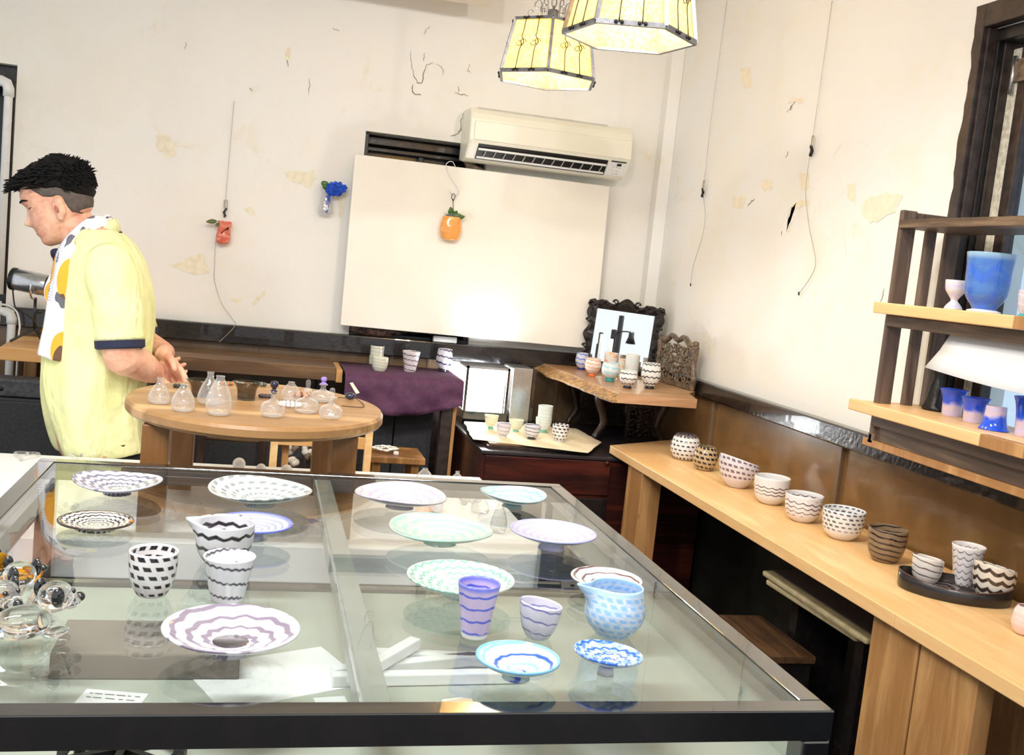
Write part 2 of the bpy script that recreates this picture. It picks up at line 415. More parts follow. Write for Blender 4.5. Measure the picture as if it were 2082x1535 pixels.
# black rail and brown dado on both walls; lower panels coloured as shade
struct('trim_3', box(nb(), -3.2, XW, YW - 0.05, YW, 0.99, ZR + 0.012), M_['rail'], bevel=0.006)
struct('trim_4', box(nb(), XW - 0.045, XW, -1.6, YW - 0.05, 0.995, ZR), M_['rail'], bevel=0.006)
def dado(lo, hi, cuts, fixed, axis, m, parent):
    e = [lo] + cuts + [hi]
    for i, (a, b) in enumerate(zip(e, e[1:])):
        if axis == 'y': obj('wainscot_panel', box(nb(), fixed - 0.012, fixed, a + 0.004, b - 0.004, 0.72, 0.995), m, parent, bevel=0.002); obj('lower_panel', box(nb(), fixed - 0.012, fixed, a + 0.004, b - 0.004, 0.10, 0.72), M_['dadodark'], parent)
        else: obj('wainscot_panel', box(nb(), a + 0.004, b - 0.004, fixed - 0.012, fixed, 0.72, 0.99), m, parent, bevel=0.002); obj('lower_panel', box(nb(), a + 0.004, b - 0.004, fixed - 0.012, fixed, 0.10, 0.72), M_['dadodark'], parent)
    for q in cuts:
        if axis == 'y': obj('batten', box(nb(), fixed - 0.026, fixed - 0.010, q - 0.012, q + 0.012, 0.72, 0.995), M_['brownpaint2'], parent, bevel=0.002)
        else: obj('batten', box(nb(), q - 0.008, q + 0.008, fixed - 0.02, fixed - 0.010, 0.72, 0.99), m, parent, bevel=0.002)
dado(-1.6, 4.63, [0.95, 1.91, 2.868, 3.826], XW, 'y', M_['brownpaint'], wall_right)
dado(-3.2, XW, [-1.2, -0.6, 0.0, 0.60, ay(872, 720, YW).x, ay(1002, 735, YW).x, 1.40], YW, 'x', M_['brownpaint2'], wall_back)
struct('baseboard_back', box(nb(), -3.2, XW, YW - 0.03, YW, 0, 0.10), M_['rail'], bevel=0.003)
struct('baseboard_right', box(nb(), XW - 0.03, XW, -1.6, YW - 0.03, 0, 0.10), M_['rail'], bevel=0.003)

# cracks and patches of lost paint on the plaster (thin real relief)
def ribbon(pts, w, nrm, th=0.0012):
    bm = nb(); P = [Vector(p) for p in pts]; nrm = Vector(nrm)
    A, B = [], []
    for i, q in enumerate(P):
        t = (P[min(i + 1, len(P) - 1)] - P[max(i - 1, 0)]).normalized(); s = t.cross(nrm)
        ww = 0.6 * w * (0.35 + 0.65 * math.sin(PI * (i + 0.6) / (len(P) + 0.2))) * random.uniform(0.6, 1.3)
        A.append(q + s * ww / 2); B.append(q - s * ww / 2)
    rings = [[a, b, b + nrm * th, a + nrm * th] for a, b in zip(A, B)]
    return loft(bm, rings)
def crackpts(px, fn, sub=5, j=0.004):
    P = [fn(*q) for q in px]; out = []
    for a, b in zip(P, P[1:]):
        for k in range(sub):
            q = a.lerp(b, k / sub); out.append(q + Vector([random.uniform(-j, j) for _ in range(3)]))
    return out + [P[-1]]
yb = lambda x, y: ay(x, y, YW - 0.0005)
xr = lambda x, y: ax(x, y, XW - 0.0005)
for px, w in (([(836, 105), (838, 140), (848, 168), (858, 168), (866, 132), (882, 128)], 0.006), ([(840, 170), (836, 180), (846, 192), (856, 193)], 0.008), ([(886, 129), (902, 142), (900, 152)], 0.003),
              ([(863, 108), (862, 124)], 0.004), ([(925, 188), (938, 192), (952, 194)], 0.006), ([(932, 176), (932, 188)], 0.004), ([(940, 230), (936, 262), (925, 276), (915, 276)], 0.007), ([(936, 262), (950, 270)], 0.007),
              ([(588, 98), (582, 110), (586, 136)], 0.006), ([(630, 160), (628, 192)], 0.004), ([(380, 84), (376, 100)], 0.003), ([(956, 130), (950, 143), (957, 148)], 0.003), ([(690, 62), (676, 58)], 0.004),
              ([(508, 178), (512, 186)], 0.004), ([(872, 52), (862, 70)], 0.003)):
    q = crackpts(px, yb); q = [Vector((p.x, YW - 0.0004, p.z)) for p in q]
    obj('crack', ribbon(q, w, (0, -1, 0)), M_['crack'], wall_back)
for px, w in (([(1600, 228), (1616, 206), (1630, 205)], 0.003), ([(1610, 215), (1607, 224)], 0.008), ([(1598, 320), (1603, 308)], 0.003), ([(1520, 418), (1534, 404)], 0.006), ([(1590, 470), (1588, 478)], 0.003), ([(1798, 590), (1790, 616)], 0.003)):
    q = crackpts(px, xr); q = [Vector((XW - 0.0004, p.y, p.z)) for p in q]
    obj('crack', ribbon(q, w, (-1, 0, 0)), M_['crack'], wall_right)
def patch(px, fn, nrm, parent, m, jag=0.25):
    P = [fn(*q) for q in px]; pts = []
    for i, a in enumerate(P):
        b = P[(i + 1) % len(P)]
        for k in range(4):
            q = a.lerp(b, k / 4); L = (b - a).length
            q = q + Vector([random.uniform(-1, 1) * L * jag * 0.3 for _ in range(3)])
            n = Vector(nrm); q -= n * (q - P[0]).dot(n); pts.append(q)
    obj('peeled_patch', plate_poly(nb(), pts, nrm, 0.0012), m, parent)
for px in ([(576, 348), (640, 346), (642, 362), (628, 382), (612, 374), (590, 368)], [(315, 272), (345, 275), (360, 316), (340, 322), (318, 300)], [(395, 520), (410, 515), (428, 555), (400, 560), (370, 548), (345, 540)],
           [(494, 424), (510, 420), (522, 436), (510, 440)], [(580, 100), (592, 98), (588, 124), (580, 120)], [(684, 400), (704, 395), (694, 445), (688, 440)], [(468, 605), (492, 608), (486, 616), (470, 612)],
           [(512, 615), (520, 608), (540, 590), (538, 600), (516, 622)]):
    patch(px, yb, (0, -1, 0), wall_back, M_['peel'])
M_['peel2'] = plain('stained_plaster', srgb(242, 233, 210), 0.8, var=0.03, scale=30)
for px in ([(1550, 366), (1568, 366), (1570, 384), (1550, 386)], [(1626, 352), (1646, 352), (1646, 382), (1630, 386)], [(1612, 408), (1646, 408), (1644, 420), (1604, 424), (1606, 470), (1598, 470)], [(1490, 402), (1518, 400), (1510, 424), (1490, 424)],
           [(1600, 212), (1612, 196), (1632, 198), (1634, 210)], [(1760, 405), (1800, 392), (1835, 400), (1820, 428), (1790, 450), (1768, 452), (1752, 432)], [(1722, 375), (1740, 372), (1738, 410), (1724, 404)], [(1506, 140), (1526, 136), (1528, 176), (1512, 180)]):
    patch(px, xr, (-1, 0, 0), wall_right, M_['peel2'])

# window niche at the far left
w = tag(thing('window_2', None, None, (-1.5, YW + 0.2, LO[2])), kind='structure')
obj('window_pane', box(nb(), LO[0], LO[1], YW + 0.20, YW + 0.205, LO[2], LO[3]), M_['void'], w)
for (a, b, c, d, dp) in ((LO[0], LO[1], LO[3] - 0.07, LO[3] - 0.0, 0.05), (LO[1] - 0.035, LO[1], LO[2], LO[3] - 0.07, 0.0), (LO[0], LO[1], 1.45, 1.49, 0.12), (-1.45, -1.40, LO[2], LO[3] - 0.07, 0.12)):
    obj('window_frame', box(nb(), a, b, YW + dp, YW + 0.2, c, d), M_['darkframe2'], w, bevel=0.003)
q = ay(0, 400, YW + 0.18)
obj('window_blind', box(nb(), LO[0] + 0.02, LO[1] - 0.085, YW + 0.17, YW + 0.18, LO[2] + 0.01, q.z), M_['paper'], w)
# niche behind the white board
w = tag(thing('window_3', None, None, (0.68, YW + 0.2, CO[2])), kind='structure')
obj('window_pane', box(nb(), CO[0], CO[1], YW + 0.20, YW + 0.205, CO[2], CO[3]), M_['void'], w)
for (a, b, c, d, dp) in ((CO[0], CO[1], CO[3] - 0.045, CO[3] - 0.01, 0.10), (CO[0], CO[0] + 0.02, CO[2], CO[3], 0.04), (CO[0], CO[1], CO[3] - 0.07, CO[3] - 0.05, 0.15), (CO[1] - 0.02, CO[1], CO[2], CO[3], 0.04), (CO[0], CO[1], CO[2], CO[2] + 0.025, 0.02), (0.665, 0.69, CO[2] + 0.02, CO[3] - 0.07, 0.15)):
    obj('window_frame', box(nb(), a, b, YW + dp, YW + 0.2, c, d), M_['darkframe2'], w, bevel=0.003)
# window in the side wall
w = tag(thing('window_1', None, None, (XW + 0.1, 1.8, WO[2])), kind='structure')
y1, z1 = WO[1], WO[3]
def ragged(x0, x1, yc, z0, z1_, wd, n=60):     # casing whose outer edge is chipped against the plaster
    rings = []
    for k in range(n + 1):
        z = z0 + (z1_ - z0) * k / n; e = yc + wd + mnoise.noise(Vector((3.3, 0, z * 22))) * 0.008 + mnoise.noise(Vector((7.3, 0, z * 6))) * 0.006
        rings.append([(x0, yc, z), (x0, e, z), (x1, e, z), (x1, yc, z)])
    return loft(nb(), rings)
obj('window_casing', ragged(XW - 0.018, XW + 0.02, y1 - 0.022, WO[2] - 0.02, z1 + 0.012, 0.036), M_['darkframe'], w, bevel=0.002)
obj('window_casing', box(nb(), XW - 0.018, XW + 0.02, WO[0] - 0.05, y1 - 0.022, z1 - 0.05, z1 + 0.012), M_['darkframe'], w, bevel=0.003)
obj('window_casing', box(nb(), XW - 0.018, XW + 0.02, WO[0] - 0.05, WO[0] + 0.04, WO[2] - 0.02, z1 - 0.05), M_['darkframe'], w, bevel=0.003)
for (a, b, xo, xi, m) in ((0.022, 0.032, -0.006, 0.13, 'darkframe'), (0.032, 0.040, 0.022, 0.13, 'darkframe2'), (0.040, 0.046, 0.040, 0.13, 'darkframe')):
    obj('window_jamb', box(nb(), XW + xo, XW + xi, y1 - b, y1 - a, WO[2], z1 - 0.05), M_[m], w, bevel=0.002)
obj('window_jamb', box(nb(), XW + 0.02, XW + 0.13, WO[0] + 0.04, y1 - 0.022, z1 - 0.085, z1 - 0.05), M_['darkframe2'], w, bevel=0.003)
obj('window_putty', box(nb(), XW + 0.066, XW + 0.12, y1 - 0.080, y1 - 0.046, WO[2], z1 - 0.10), plain('flaking_putty', srgb(206, 200, 182), 0.9, var=0.15, scale=70, bump=0.8), w, bevel=0.003)
obj('sash_stile', box(nb(), XW + 0.066, XW + 0.10, y1 - 0.118, y1 - 0.080, WO[2], z1 - 0.085), M_['darkframe'], w, bevel=0.003)
obj('sash_stile', box(nb(), XW + 0.066, XW + 0.10, WO[0] + 0.04, WO[0] + 0.09, WO[2], z1 - 0.085), M_['darkframe'], w, bevel=0.003)
for zz in (WO[2], z1 - 0.14): obj('sash_rail', box(nb(), XW + 0.066, XW + 0.10, WO[0] + 0.09, y1 - 0.118, zz, zz + 0.05), M_['darkframe'], w, bevel=0.003)
obj('window_pane', box(nb(), XW + 0.085, XW + 0.089, WO[0] + 0.09, y1 - 0.118, WO[2] + 0.05, z1 - 0.14), glass_thin('window_glass', (0.80, 0.90, 0.98), 1.5), w)
hq = ax(2050, 155, XW + 0.06)
obj('hinge', tube(nb(), [(XW + 0.060, y1 - 0.066, hq.z - 0.05), (XW + 0.060, y1 - 0.066, hq.z + 0.05)], 0.006, 10), M_['silver'], w, smooth=True)
obj('hinge_leaf', box(nb(), XW + 0.058, XW + 0.068, y1 - 0.115, y1 - 0.066, hq.z - 0.02, hq.z + 0.04), M_['carve'], w)

# ================================================================== FURNITURE
def legbar(parent, x0, x1, y0, y1, z0, z1, m, name='leg', bevel=0.003): return bxo(name, x0, x1, y0, y1, z0, z1, m, parent, bevel)
# --- glass display table
GX0, GX1, GY0, GY1, GZ = -0.405, 0.690, 1.030, 2.205, 0.970
t = thing('glass_display_table', 'large display table with a two-pane glass top in a black steel frame', 'table', (0.14, 1.62, 0))
fw, fh = 0.030, 0.036
for (a, b, c, d) in ((GX0, GX1, GY0, GY0 + fw), (GX0, GX1, GY1 - fw, GY1), (GX0, GX0 + fw, GY0 + fw, GY1 - fw), (GX1 - fw, GX1, GY0 + fw, GY1 - fw)):
    bxo('frame_rail', a, b, c, d, GZ - fh, GZ + 0.001, M_['frame'], t, 0.0015)
SX = 0.139
bxo('support_bar', SX - 0.002, SX + 0.034, GY0 + fw, GY1 - fw, GZ - 0.034, GZ - 0.0095, plain('grey_steel_bar', srgb(150, 154, 150), 0.3), t, 0.001)
for (a, b) in ((GX0 + fw, SX - 0.0012), (SX + 0.0012, GX1 - fw)):
    bxo('glass_pane', a + 0.001, b - 0.0005, GY0 + fw + 0.001, GY1 - fw - 0.001, GZ - 0.009, GZ - 0.001, M_['glasstop'], t, 0)
for (a, c) in ((GX0, GY0), (GX1 - 0.036, GY0), (GX0, GY1 - 0.036), (GX1 - 0.036, GY1 - 0.036)): legbar(t, a, a + 0.036, c, c + 0.036, 0, GZ - fh, M_['frame'])
for (a, b, c, d) in ((GX0 + 0.036, GX1 - 0.036, GY0, GY0 + 0.025), (GX0 + 0.036, GX1 - 0.036, GY1 - 0.025, GY1), (GX0, GX0 + 0.025, GY0 + 0.036, GY1 - 0.036), (GX1 - 0.025, GX1, GY0 + 0.036, GY1 - 0.036)):
    bxo('lower_rail', a, b, c, d, 0.17, 0.20, M_['frame'], t, 0.0015)
TYB = az(860, 1208, 0.882).y
bxo('tray_floor', GX0 + 0.012, GX1 - 0.012, GY0 + 0.005, TYB, 0.870, 0.882, M_['grey'], t, 0.001)
bxo('tray_back_rail', GX0 + 0.012, GX1 - 0.012, TYB, TYB + 0.02, 0.858, 0.888, M_['frame'], t, 0.001)
for (a, c_) in ((GX0 + 0.012, GX0), (GX1 - 0.020, GX1 - 0.012)):
    bxo('tray_side', GX0 + 0.012 if a < 0 else GX1 - 0.020, GX0 + 0.020 if a < 0 else GX1 - 0.012, GY0 + 0.036, GY1 - 0.036, 0.882, GZ - fh, M_['grey'], t, 0.0005)
    bxo('tray_side_cover', GX0 if a < 0 else GX1 - 0.0115, GX0 + 0.0115 if a < 0 else GX1, GY0 + 0.036, GY1 - 0.036, 0.865, GZ - fh, M_['frame'], t, 0.0005)
ZL = 0.882
# things lying on the lower shelf
def card(loc, w_, d_, rz, m, name, label, cat, group=None, lines=0, z=ZL, th=0.0008, tilt=0):
    o = obj(name, box(nb(), -w_ / 2, w_ / 2, -d_ / 2, d_ / 2, 0, th), m, None, loc=(loc[0], loc[1], z + abs(math.sin(tilt)) * d_ / 2), local=True)
    o.rotation_euler = (tilt, 0, rz); tag(o, label, cat, group)
    for k in range(lines):
        bm = nb(); yy = d_ * (0.25 - 0.25 * k); xx = -w_ * 0.4
        while xx < w_ * 0.35:
            L = random.uniform(0.004, 0.012); box(bm, xx, xx + L, yy - 0.0008, yy + 0.0008, th, th + 0.0003); xx += L + random.uniform(0.002, 0.006)
        h = bpy.data.meshes.new('handwriting'); bm.to_mesh(h); bm.free(); ho = bpy.data.objects.new('handwriting', h); C.objects.link(ho); ho.parent = o; h.materials.append(M_['black'])
    return o
p = az(228, 1418, ZL); card((p.x, p.y - 0.006), 0.075, 0.045, -0.20, M_['paper'], 'price_card', 'white price card with two lines of handwriting under the glass pane', 'card', 'cards under the front edge', 2)
p = az(680, 1424, ZL); card((p.x - 0.004, p.y - 0.008), 0.040, 0.034, 0.14, M_['paper'], 'price_card', 'small blank white card under the glass beside the centre bar', 'card', 'cards under the front edge', 0)
p = az(330, 1345, ZL); o = bxo('storage_box', p.x - 0.13, p.x + 0.10, p.y - 0.06, p.y + 0.06, ZL, ZL + 0.035, plain('taupe_card', srgb(128, 116, 106), 0.8), None, 0.003, loc=(p.x, p.y, ZL)); tag(o, 'taupe cardboard box lying in the tray under the glass', 'box')
for i, (x, y, L, a) in enumerate(((830, 1365, 0.22, 0.25), (900, 1350, 0.24, -0.10), (870, 1390, 0.26, 0.05), (780, 1380, 0.16, 0.9))):
    p = az(x, y, ZL); o = obj('wooden_stick', box(nb(), -L / 2, L / 2, -0.009, 0.009, 0, 0.016), M_['whitetop'], None, loc=(p.x, p.y, ZL + 0.001 + 0.018 * (i == 3)), local=True, bevel=0.002); o.rotation_euler = (0, 0, a)
    tag(o, ('white stick at the back of the loose pile under the glass', 'white stick lying askew in the middle of the loose pile', 'long white stick at the front of the loose pile', 'short white stick laid across the other sticks')[i], 'stick', 'white sticks under the glass')
p = az(560, 1375, ZL); card((p.x, p.y), 0.20, 0.14, 0.4, M_['paper'], 'paper_sheet', 'white sheet of paper in the glass tray beside the centre bar', 'paper')
p = az(250, 1528, ZL + 0.02); tc = (p.x, p.y)
t2 = thing('iron_trivet', 'black spoked iron trivet in the tray under the front rail', 'trivet', (tc[0], tc[1], ZL))
bm = nb()
for k in range(20):
    a0, a1 = 2 * PI * k / 20, 2 * PI * (k + 1) / 20
    bar(bm, (tc[0] + 0.06 * math.cos(a0), tc[1] + 0.06 * math.sin(a0), ZL + 0.022), (tc[0] + 0.06 * math.cos(a1), tc[1] + 0.06 * math.sin(a1), ZL + 0.022), 0.010, 0.010)
obj('ring', bm, M_['blackiron'], t2)
for k in range(6):
    a = 2 * PI * k / 6 + 0.4; bm = nb(); bar(bm, (tc[0], tc[1], ZL + 0.022), (tc[0] + 0.06 * math.cos(a), tc[1] + 0.06 * math.sin(a), ZL + 0.022), 0.008, 0.008); obj('spoke', bm, M_['blackiron'], t2)
    if k % 2 == 0:
        x, y = tc[0] + 0.06 * math.cos(a), tc[1] + 0.06 * math.sin(a); obj('foot', tube(nb(), [(x, y, ZL), (x, y, ZL + 0.02)], 0.006, 8), M_['blackiron'], t2)

# --- white platform behind the glass table
PX1, PY0, PY1, PZ = 0.692, 2.222, 3.030, 0.80
t = thing('white_counter', 'low white counter with a grey base behind the glass table', 'counter', (-0.3, 2.6, 0))
bxo('counter_top', -1.35, PX1, PY0, PY1, 0.717, PZ, M_['whitetop'], t, 0.003)
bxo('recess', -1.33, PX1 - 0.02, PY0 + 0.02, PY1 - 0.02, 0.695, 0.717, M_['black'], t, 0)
bxo('base', -1.33, PX1 - 0.01, PY0 + 0.01, PY1 - 0.01, 0, 0.695, M_['grey'], t, 0.003)
for k in range(3): bxo('door', -1.32 + 0.665 * k, -1.32 + 0.665 * k + 0.655, PY0 - 0.004, PY0 + 0.010, 0.06, 0.685, M_['grey'], t, 0.003)

# --- round table standing on the platform
RZ, rc, rrx, rry = 1.070, (0.013, 2.502), 0.297, 0.345
t = thing('round_table', 'low round wooden table with four thick square legs', 'table', (rc[0], rc[1], PZ))
prof = [(0.001, 1.037), (0.96, 1.037), (0.985, 1.040), (1.0, 1.046), (1.0, 1.061), (0.985, 1.068), (0.96, RZ), (0.001, RZ)]
def oval(p, a, r, z): return Vector((rc[0] + rrx * r * math.cos(a), rc[1] + rry * r * math.sin(a), z))
bm = rev(prof, 96, fn=oval)
for f in bm.faces: f.smooth = False
obj('tabletop', bm, M_['oak'], t)
for (x, y) in ((-0.196, 2.315), (0.208, 2.315), (-0.165, 2.72), (0.19, 2.72)): legbar(t, x - 0.028, x + 0.028, y - 0.028, y + 0.028, PZ, 1.037, M_['oakv'])

# --- side bench along the right wall
BZ, BX0 = 0.780, 1.402
t = thing('wall_bench', 'long pale pine bench plank along the brown side wall', 'bench', (1.6, 2.6, 0))
j = az(1850, 1248, BZ).y
def plank(y0, y1, yb1): return hull8(nb(), [(BX0, y0, BZ - 0.032), (1.805, y0, BZ - 0.032), (1.805, yb1, BZ - 0.032), (BX0, y1, BZ - 0.032), (BX0, y0, BZ), (1.805, y0, BZ), (1.805, yb1, BZ), (BX0, y1, BZ)])
obj('bench_plank', plank(j + 0.0006, 3.86, 4.12), M_['pine'], t, bevel=0.002)
obj('bench_plank', plank(0.6, j - 0.0006, j - 0.0006), M_['pine'], t, bevel=0.002)
for (y0, y1) in ((1.860, 2.030), (1.668, 1.852)): bxo('leg_board', 1.425, 1.470, y0, y1, 0, BZ - 0.032, M_['pinev'], t, 0.003)
bxo('back_leg', 1.72, 1.77, 1.70, 1.98, 0, BZ - 0.032, M_['pinev'], t, 0.003)
bxo('leg_board', 1.412, 1.490, 3.50, 3.66, 0, BZ - 0.032, M_['pinev'], t, 0.003)
# --- under the bench
t = thing('folded_table_leaf', 'stack of two cream-edged boards stored under the wall bench', 'board', (1.62, 2.5, 0.60))
cb = plain('cream_edge', srgb(214, 196, 150), 0.5, var=0.1, scale=30)
def lz(pts, z0, z1): return hull8(nb(), [(x, y, z0) for x, y in pts] + [(x, y, z1) for x, y in pts])
obj('board', lz([(1.524, 2.187), (1.80, 2.187), (1.80, 2.743), (1.524, 2.743)], 0.605, 0.622), cb, t, bevel=0.006)
obj('board_top', lz([(1.552, 2.20), (1.80, 2.20), (1.80, 2.735), (1.552, 2.735)], 0.622, 0.626), plain('dull_brown_board', srgb(92, 80, 70), 0.6), t)
obj('board', lz([(1.55, 2.27), (1.80, 2.27), (1.80, 2.735), (1.535, 2.735)], 0.580, 0.598), cb, t, bevel=0.006)
for y in (2.32, 2.66): obj('trestle', box(nb(), 1.60, 1.78, y - 0.02, y + 0.02, 0, 0.58), M_['darkframe2'], t)
o = tag(thing('wooden_crate', 'dark-sided wooden crate with a striped brown lid under the bench', 'crate', (1.5, 2.66, 0)))
bxo('crate_body', 1.41, 1.58, 2.50, 2.82, 0, 0.430, M_['darkframe2'], o, 0.003)
for k in range(4): bxo('lid_board', 1.400 + 0.047 * k, 1.400 + 0.047 * k + 0.0455, 2.493, 2.828, 0.430, 0.45, M_['old'], o, 0.001)

# --- left: pale shelf table, dark trunk, brown bench, purple table
t = thing('pale_side_table', 'pale wooden table top carrying the silver spotlight', 'table', (-0.8, 4.4, 0))
obj('tabletop', hull8(nb(), [(-0.93, 4.175, 0.908), (-0.42, 4.175, 0.908), (-0.42, 4.63, 0.908), (-0.965, 4.63, 0.908), (-0.93, 4.175, 0.958), (-0.42, 4.175, 0.958), (-0.42, 4.63, 0.958), (-0.965, 4.63, 0.958)]), M_['pinex'], t, bevel=0.003)
for (x, y) in ((-0.45, 4.22), (-0.45, 4.58), (-0.9, 4.60)): legbar(t, x - 0.025, x + 0.025, y - 0.025, y + 0.025, 0, 0.908, M_['pinev'])
p = ay(0, 770, 4.05)
t = thing('storage_chest', 'black padded chest with a riveted lid band behind the man', 'chest', (-0.75, 4.1, 0))
zt = p.z
bxo('chest_body', -1.30, -0.25, 4.055, 4.16, 0, zt - 0.066, M_['dark'], t, 0.01)
bxo('lid_band', -1.31, -0.24, 4.045, 4.165, zt - 0.064, zt, plain('grey_leather', srgb(66, 66, 70), 0.6, var=0.25, scale=60), t, 0.006)
bxo('front_pad', -1.27, -0.28, 4.045, 4.055, 0.06, zt - 0.08, M_['dark'], t, 0.006)
for k in range(4):
    bm = nb(); ell(bm, (-1.16 + 0.27 * k, 4.043, zt - 0.035), 0.008, 0.004, 0.008); obj('rivet', bm, M_['blackiron'], t, smooth=True)
t = thing('brown_bench', 'weathered brown plank bench under the black rail with three bowls', 'bench', (0, 4.5, 0))
obj('bench_plank', box(nb(), -0.40, 0.331, 4.35, 4.645, 0.897, 0.954), M_['bench'], t, bevel=0.003)
obj('end_strip', box(nb(), 0.333, 0.360, 4.36, 4.645, 0.890, 0.944), M_['pinex'], t, bevel=0.002)
for x in (-0.36, 0.27): legbar(t, x, x + 0.05, 4.605, 4.64, 0, 0.897, M_['darkframe'])
t = thing('side_table', 'narrow wooden table under a purple cloth', 'table', (0.6, 4.45, 0))
bxo('tabletop', 0.375, 0.848, 4.262, 4.645, 0.912, 0.940, M_['oakv'], t)
for (x, y) in ((0.385, 4.255), (0.385, 4.60), (0.80, 4.60)): legbar(t, x, x + 0.045, y, y + 0.045, 0, 0.915, M_['darkframe'])
for k in range(2): bxo('back_panel', 0.435 + 0.17 * k, 0.600 + 0.17 * k, 4.40, 4.412, 0.05, 0.90, M_['dark'], t, 0.003)
legbar(t, 0.778, 0.826, 4.255, 4.30, 0, 0.915, M_['darkframe']); bxo('leg_facing', 0.827, 0.842, 4.255, 4.30, 0, 0.915, M_['pinev'], t)
# purple cloth
def cloth():
    bm = nb(); nx, rows = 44, []
    for i in range(nx + 1):
        u = i / nx; x = 0.362 + 0.496 * u
        drop = 0.115 + 0.055 * math.sin(PI * u) ** 1.0 - 0.02 * u
        col = [(x, 4.652, 0.947), (x, 4.45, 0.9472), (x, 4.26, 0.947)]
        for k in range(1, 9):
            s = k / 8; y = 4.238 - 0.006 * s - 0.012 * s * math.sin(u * 9 + s * 5) * s - 0.008 * math.sin(u * 23 - s * 7) * s
            col.append((x, y if k > 1 else 4.242, 0.945 - drop * s))
        rows.append([Vector(c) for c in col])
    n = len(rows[0]); vs = [[bm.verts.new(p) for p in r] for r in rows]
    for a, b in zip(vs, vs[1:]):
        for k in range(n - 1): bm.faces.new((a[k], b[k], b[k + 1], a[k + 1]))
    # right end hang
    e = [[Vector((0.858 + 0.004 * s, y, 0.946 - 0.11 * s * (1 + 0.1 * math.sin(y * 40)))) for s in (0, 0.3, 0.65, 1)] for y in (4.25, 4.35, 4.45, 4.55, 4.652)]
    ve = [[bm.verts.new(p) for p in r] for r in e]
    for a, b in zip(ve, ve[1:]):
        for k in range(3): bm.faces.new((a[k], b[k], b[k + 1], a[k + 1]))
    return bm
o = obj('tablecloth', cloth(), plain('purple_cloth', srgb(84, 46, 78), 0.75, var=0.12, scale=35), None, smooth=True, loc=(0.6, 4.45, 0.944))
s = o.modifiers.new('solid', 'SOLIDIFY'); s.thickness = 0.0025; s.offset = 1
tag(o, 'purple cloth draped over the narrow side table', 'tablecloth')

# --- maroon chest in the corner
CZ = 0.74
t = thing('maroon_chest', 'dark maroon wooden chest under a sheet of parchment', 'chest', (1.3, 4.2, 0))
bxo('chest_body', 0.870, 1.80, 3.815, 4.64, 0.10, 0.725, M_['maroon'], t, 0.004)
bxo('lid', 0.866, 1.80, 3.805, 4.645, 0.725, CZ, plain('dark_slate_lid', srgb(48, 42, 46), 0.35), t, 0.003)
bxo('drawer_front', 0.885, 1.395, 3.803, 3.815, 0.585, 0.722, M_['maroon'], t, 0.003)
bxo('lower_panel', 0.885, 1.395, 3.806, 3.815, 0.12, 0.57, M_['darkframe2'], t, 0.003)
p = ay(1235, 942, 3.80); bm = nb(); ell(bm, (p.x, 3.80, p.z), 0.010, 0.008, 0.010); obj('keyhole_boss', bm, M_['maroon'], t, smooth=True)
for (x, y) in ((0.89, 3.84), (1.74, 3.84), (0.89, 4.58), (1.74, 4.58)): legbar(t, x, x + 0.05, y, y + 0.05, 0, 0.10, M_['darkframe2'])
# stacked boards and parchment on it
q1, q2 = az(960, 905, CZ + 0.02), az(1200, 925, CZ + 0.02)
for i, (dx, z0, z1, m) in enumerate(((0.0, CZ, CZ + 0.010, 'darkframe'), (0.01, CZ + 0.0105, CZ + 0.018, 'bench'))):
    o = bxo('thin_board', 0.90 + dx, 1.31 + dx, 3.86 + dx, 4.30, z0, z1, M_[m], None, 0.001, loc=(1.1, 4.0, z0)); tag(o, ('dark thin board at the bottom of the pile on the chest', 'brown thin board beneath the parchment on the chest')[i], 'board')
PAZ = CZ + 0.0185
bm = nb(); edge = []
def pp(x, y): return az(x, y, PAZ)
corners = [pp(960, 893), pp(1195, 921), pp(1222, 900), pp(1165, 868), pp(935, 850)]
corners = [Vector((c.x, min(c.y, 4.36), c.z)) for c in corners]
for i, a in enumerate(corners):
    b = corners[(i + 1) % 5]
    for k in range(8):
        c = a.lerp(b, k / 8); edge.append((c.x + random.uniform(-1, 1) * 0.004, c.y + random.uniform(-1, 1) * 0.004))
prism(bm, edge, PAZ, PAZ + 0.0015)
o = obj('parchment_sheet', bm, M_['parch'], None, loc=(1.1, 4.0, PAZ)); tag(o, 'wavy-edged cream parchment sheet under small cups on the chest', 'paper')
# --- bright display box
t = thing('light_box', 'lit glass display box shining beside the purple table', 'lamp', (1.05, 4.45, 0.74))
lb = emit('lamp_panel', (0.93, 0.97, 1.0), 9)
bxo('base', 0.90, 1.10, 4.40, 4.58, 0.74, 0.80, M_['frame'], t)
a, b = ay(940, 765, 4.40), ay(1000, 845, 4.40)
bxo('light_panel', 0.905, 1.085, 4.44, 4.45, 0.80, 0.985, lb, t, 0)
for x in (0.90, 1.085): bxo('frame_post', x, x + 0.01, 4.40, 4.412, 0.80, 1.0, M_['frame'], t, 0)
bxo('frame_top', 0.90, 1.095, 4.40, 4.58, 0.99, 1.0, M_['silver'], t, 0)
bxo('glass_front', 0.91, 1.085, 4.402, 4.405, 0.80, 0.99, M_['clear'], t, 0)
t = thing('aluminium_reflector', 'tall silver metal reflector box next to the lit display box', 'reflector', (1.16, 4.5, 0.74))
bxo('shell', 1.115, 1.205, 4.42, 4.60, 0.742, 1.005, M_['silver'], t, 0.002)
bxo('side_panel', 1.206, 1.222, 4.42, 4.60, 0.742, 1.005, M_['frame'], t, 0.001)
light('light_box_lamp', 'AREA', (1.0, 4.43, 0.93), (0.95, 4.2, 1.25), 5, 0.14, (0.94, 0.97, 1))
light('light_box_lamp', 'SPOT', (1.0, 4.52, 1.02), (1.02, 4.62, 1.35), 3, 0.04, (0.94, 0.97, 1), spot=2.2, blend=1)

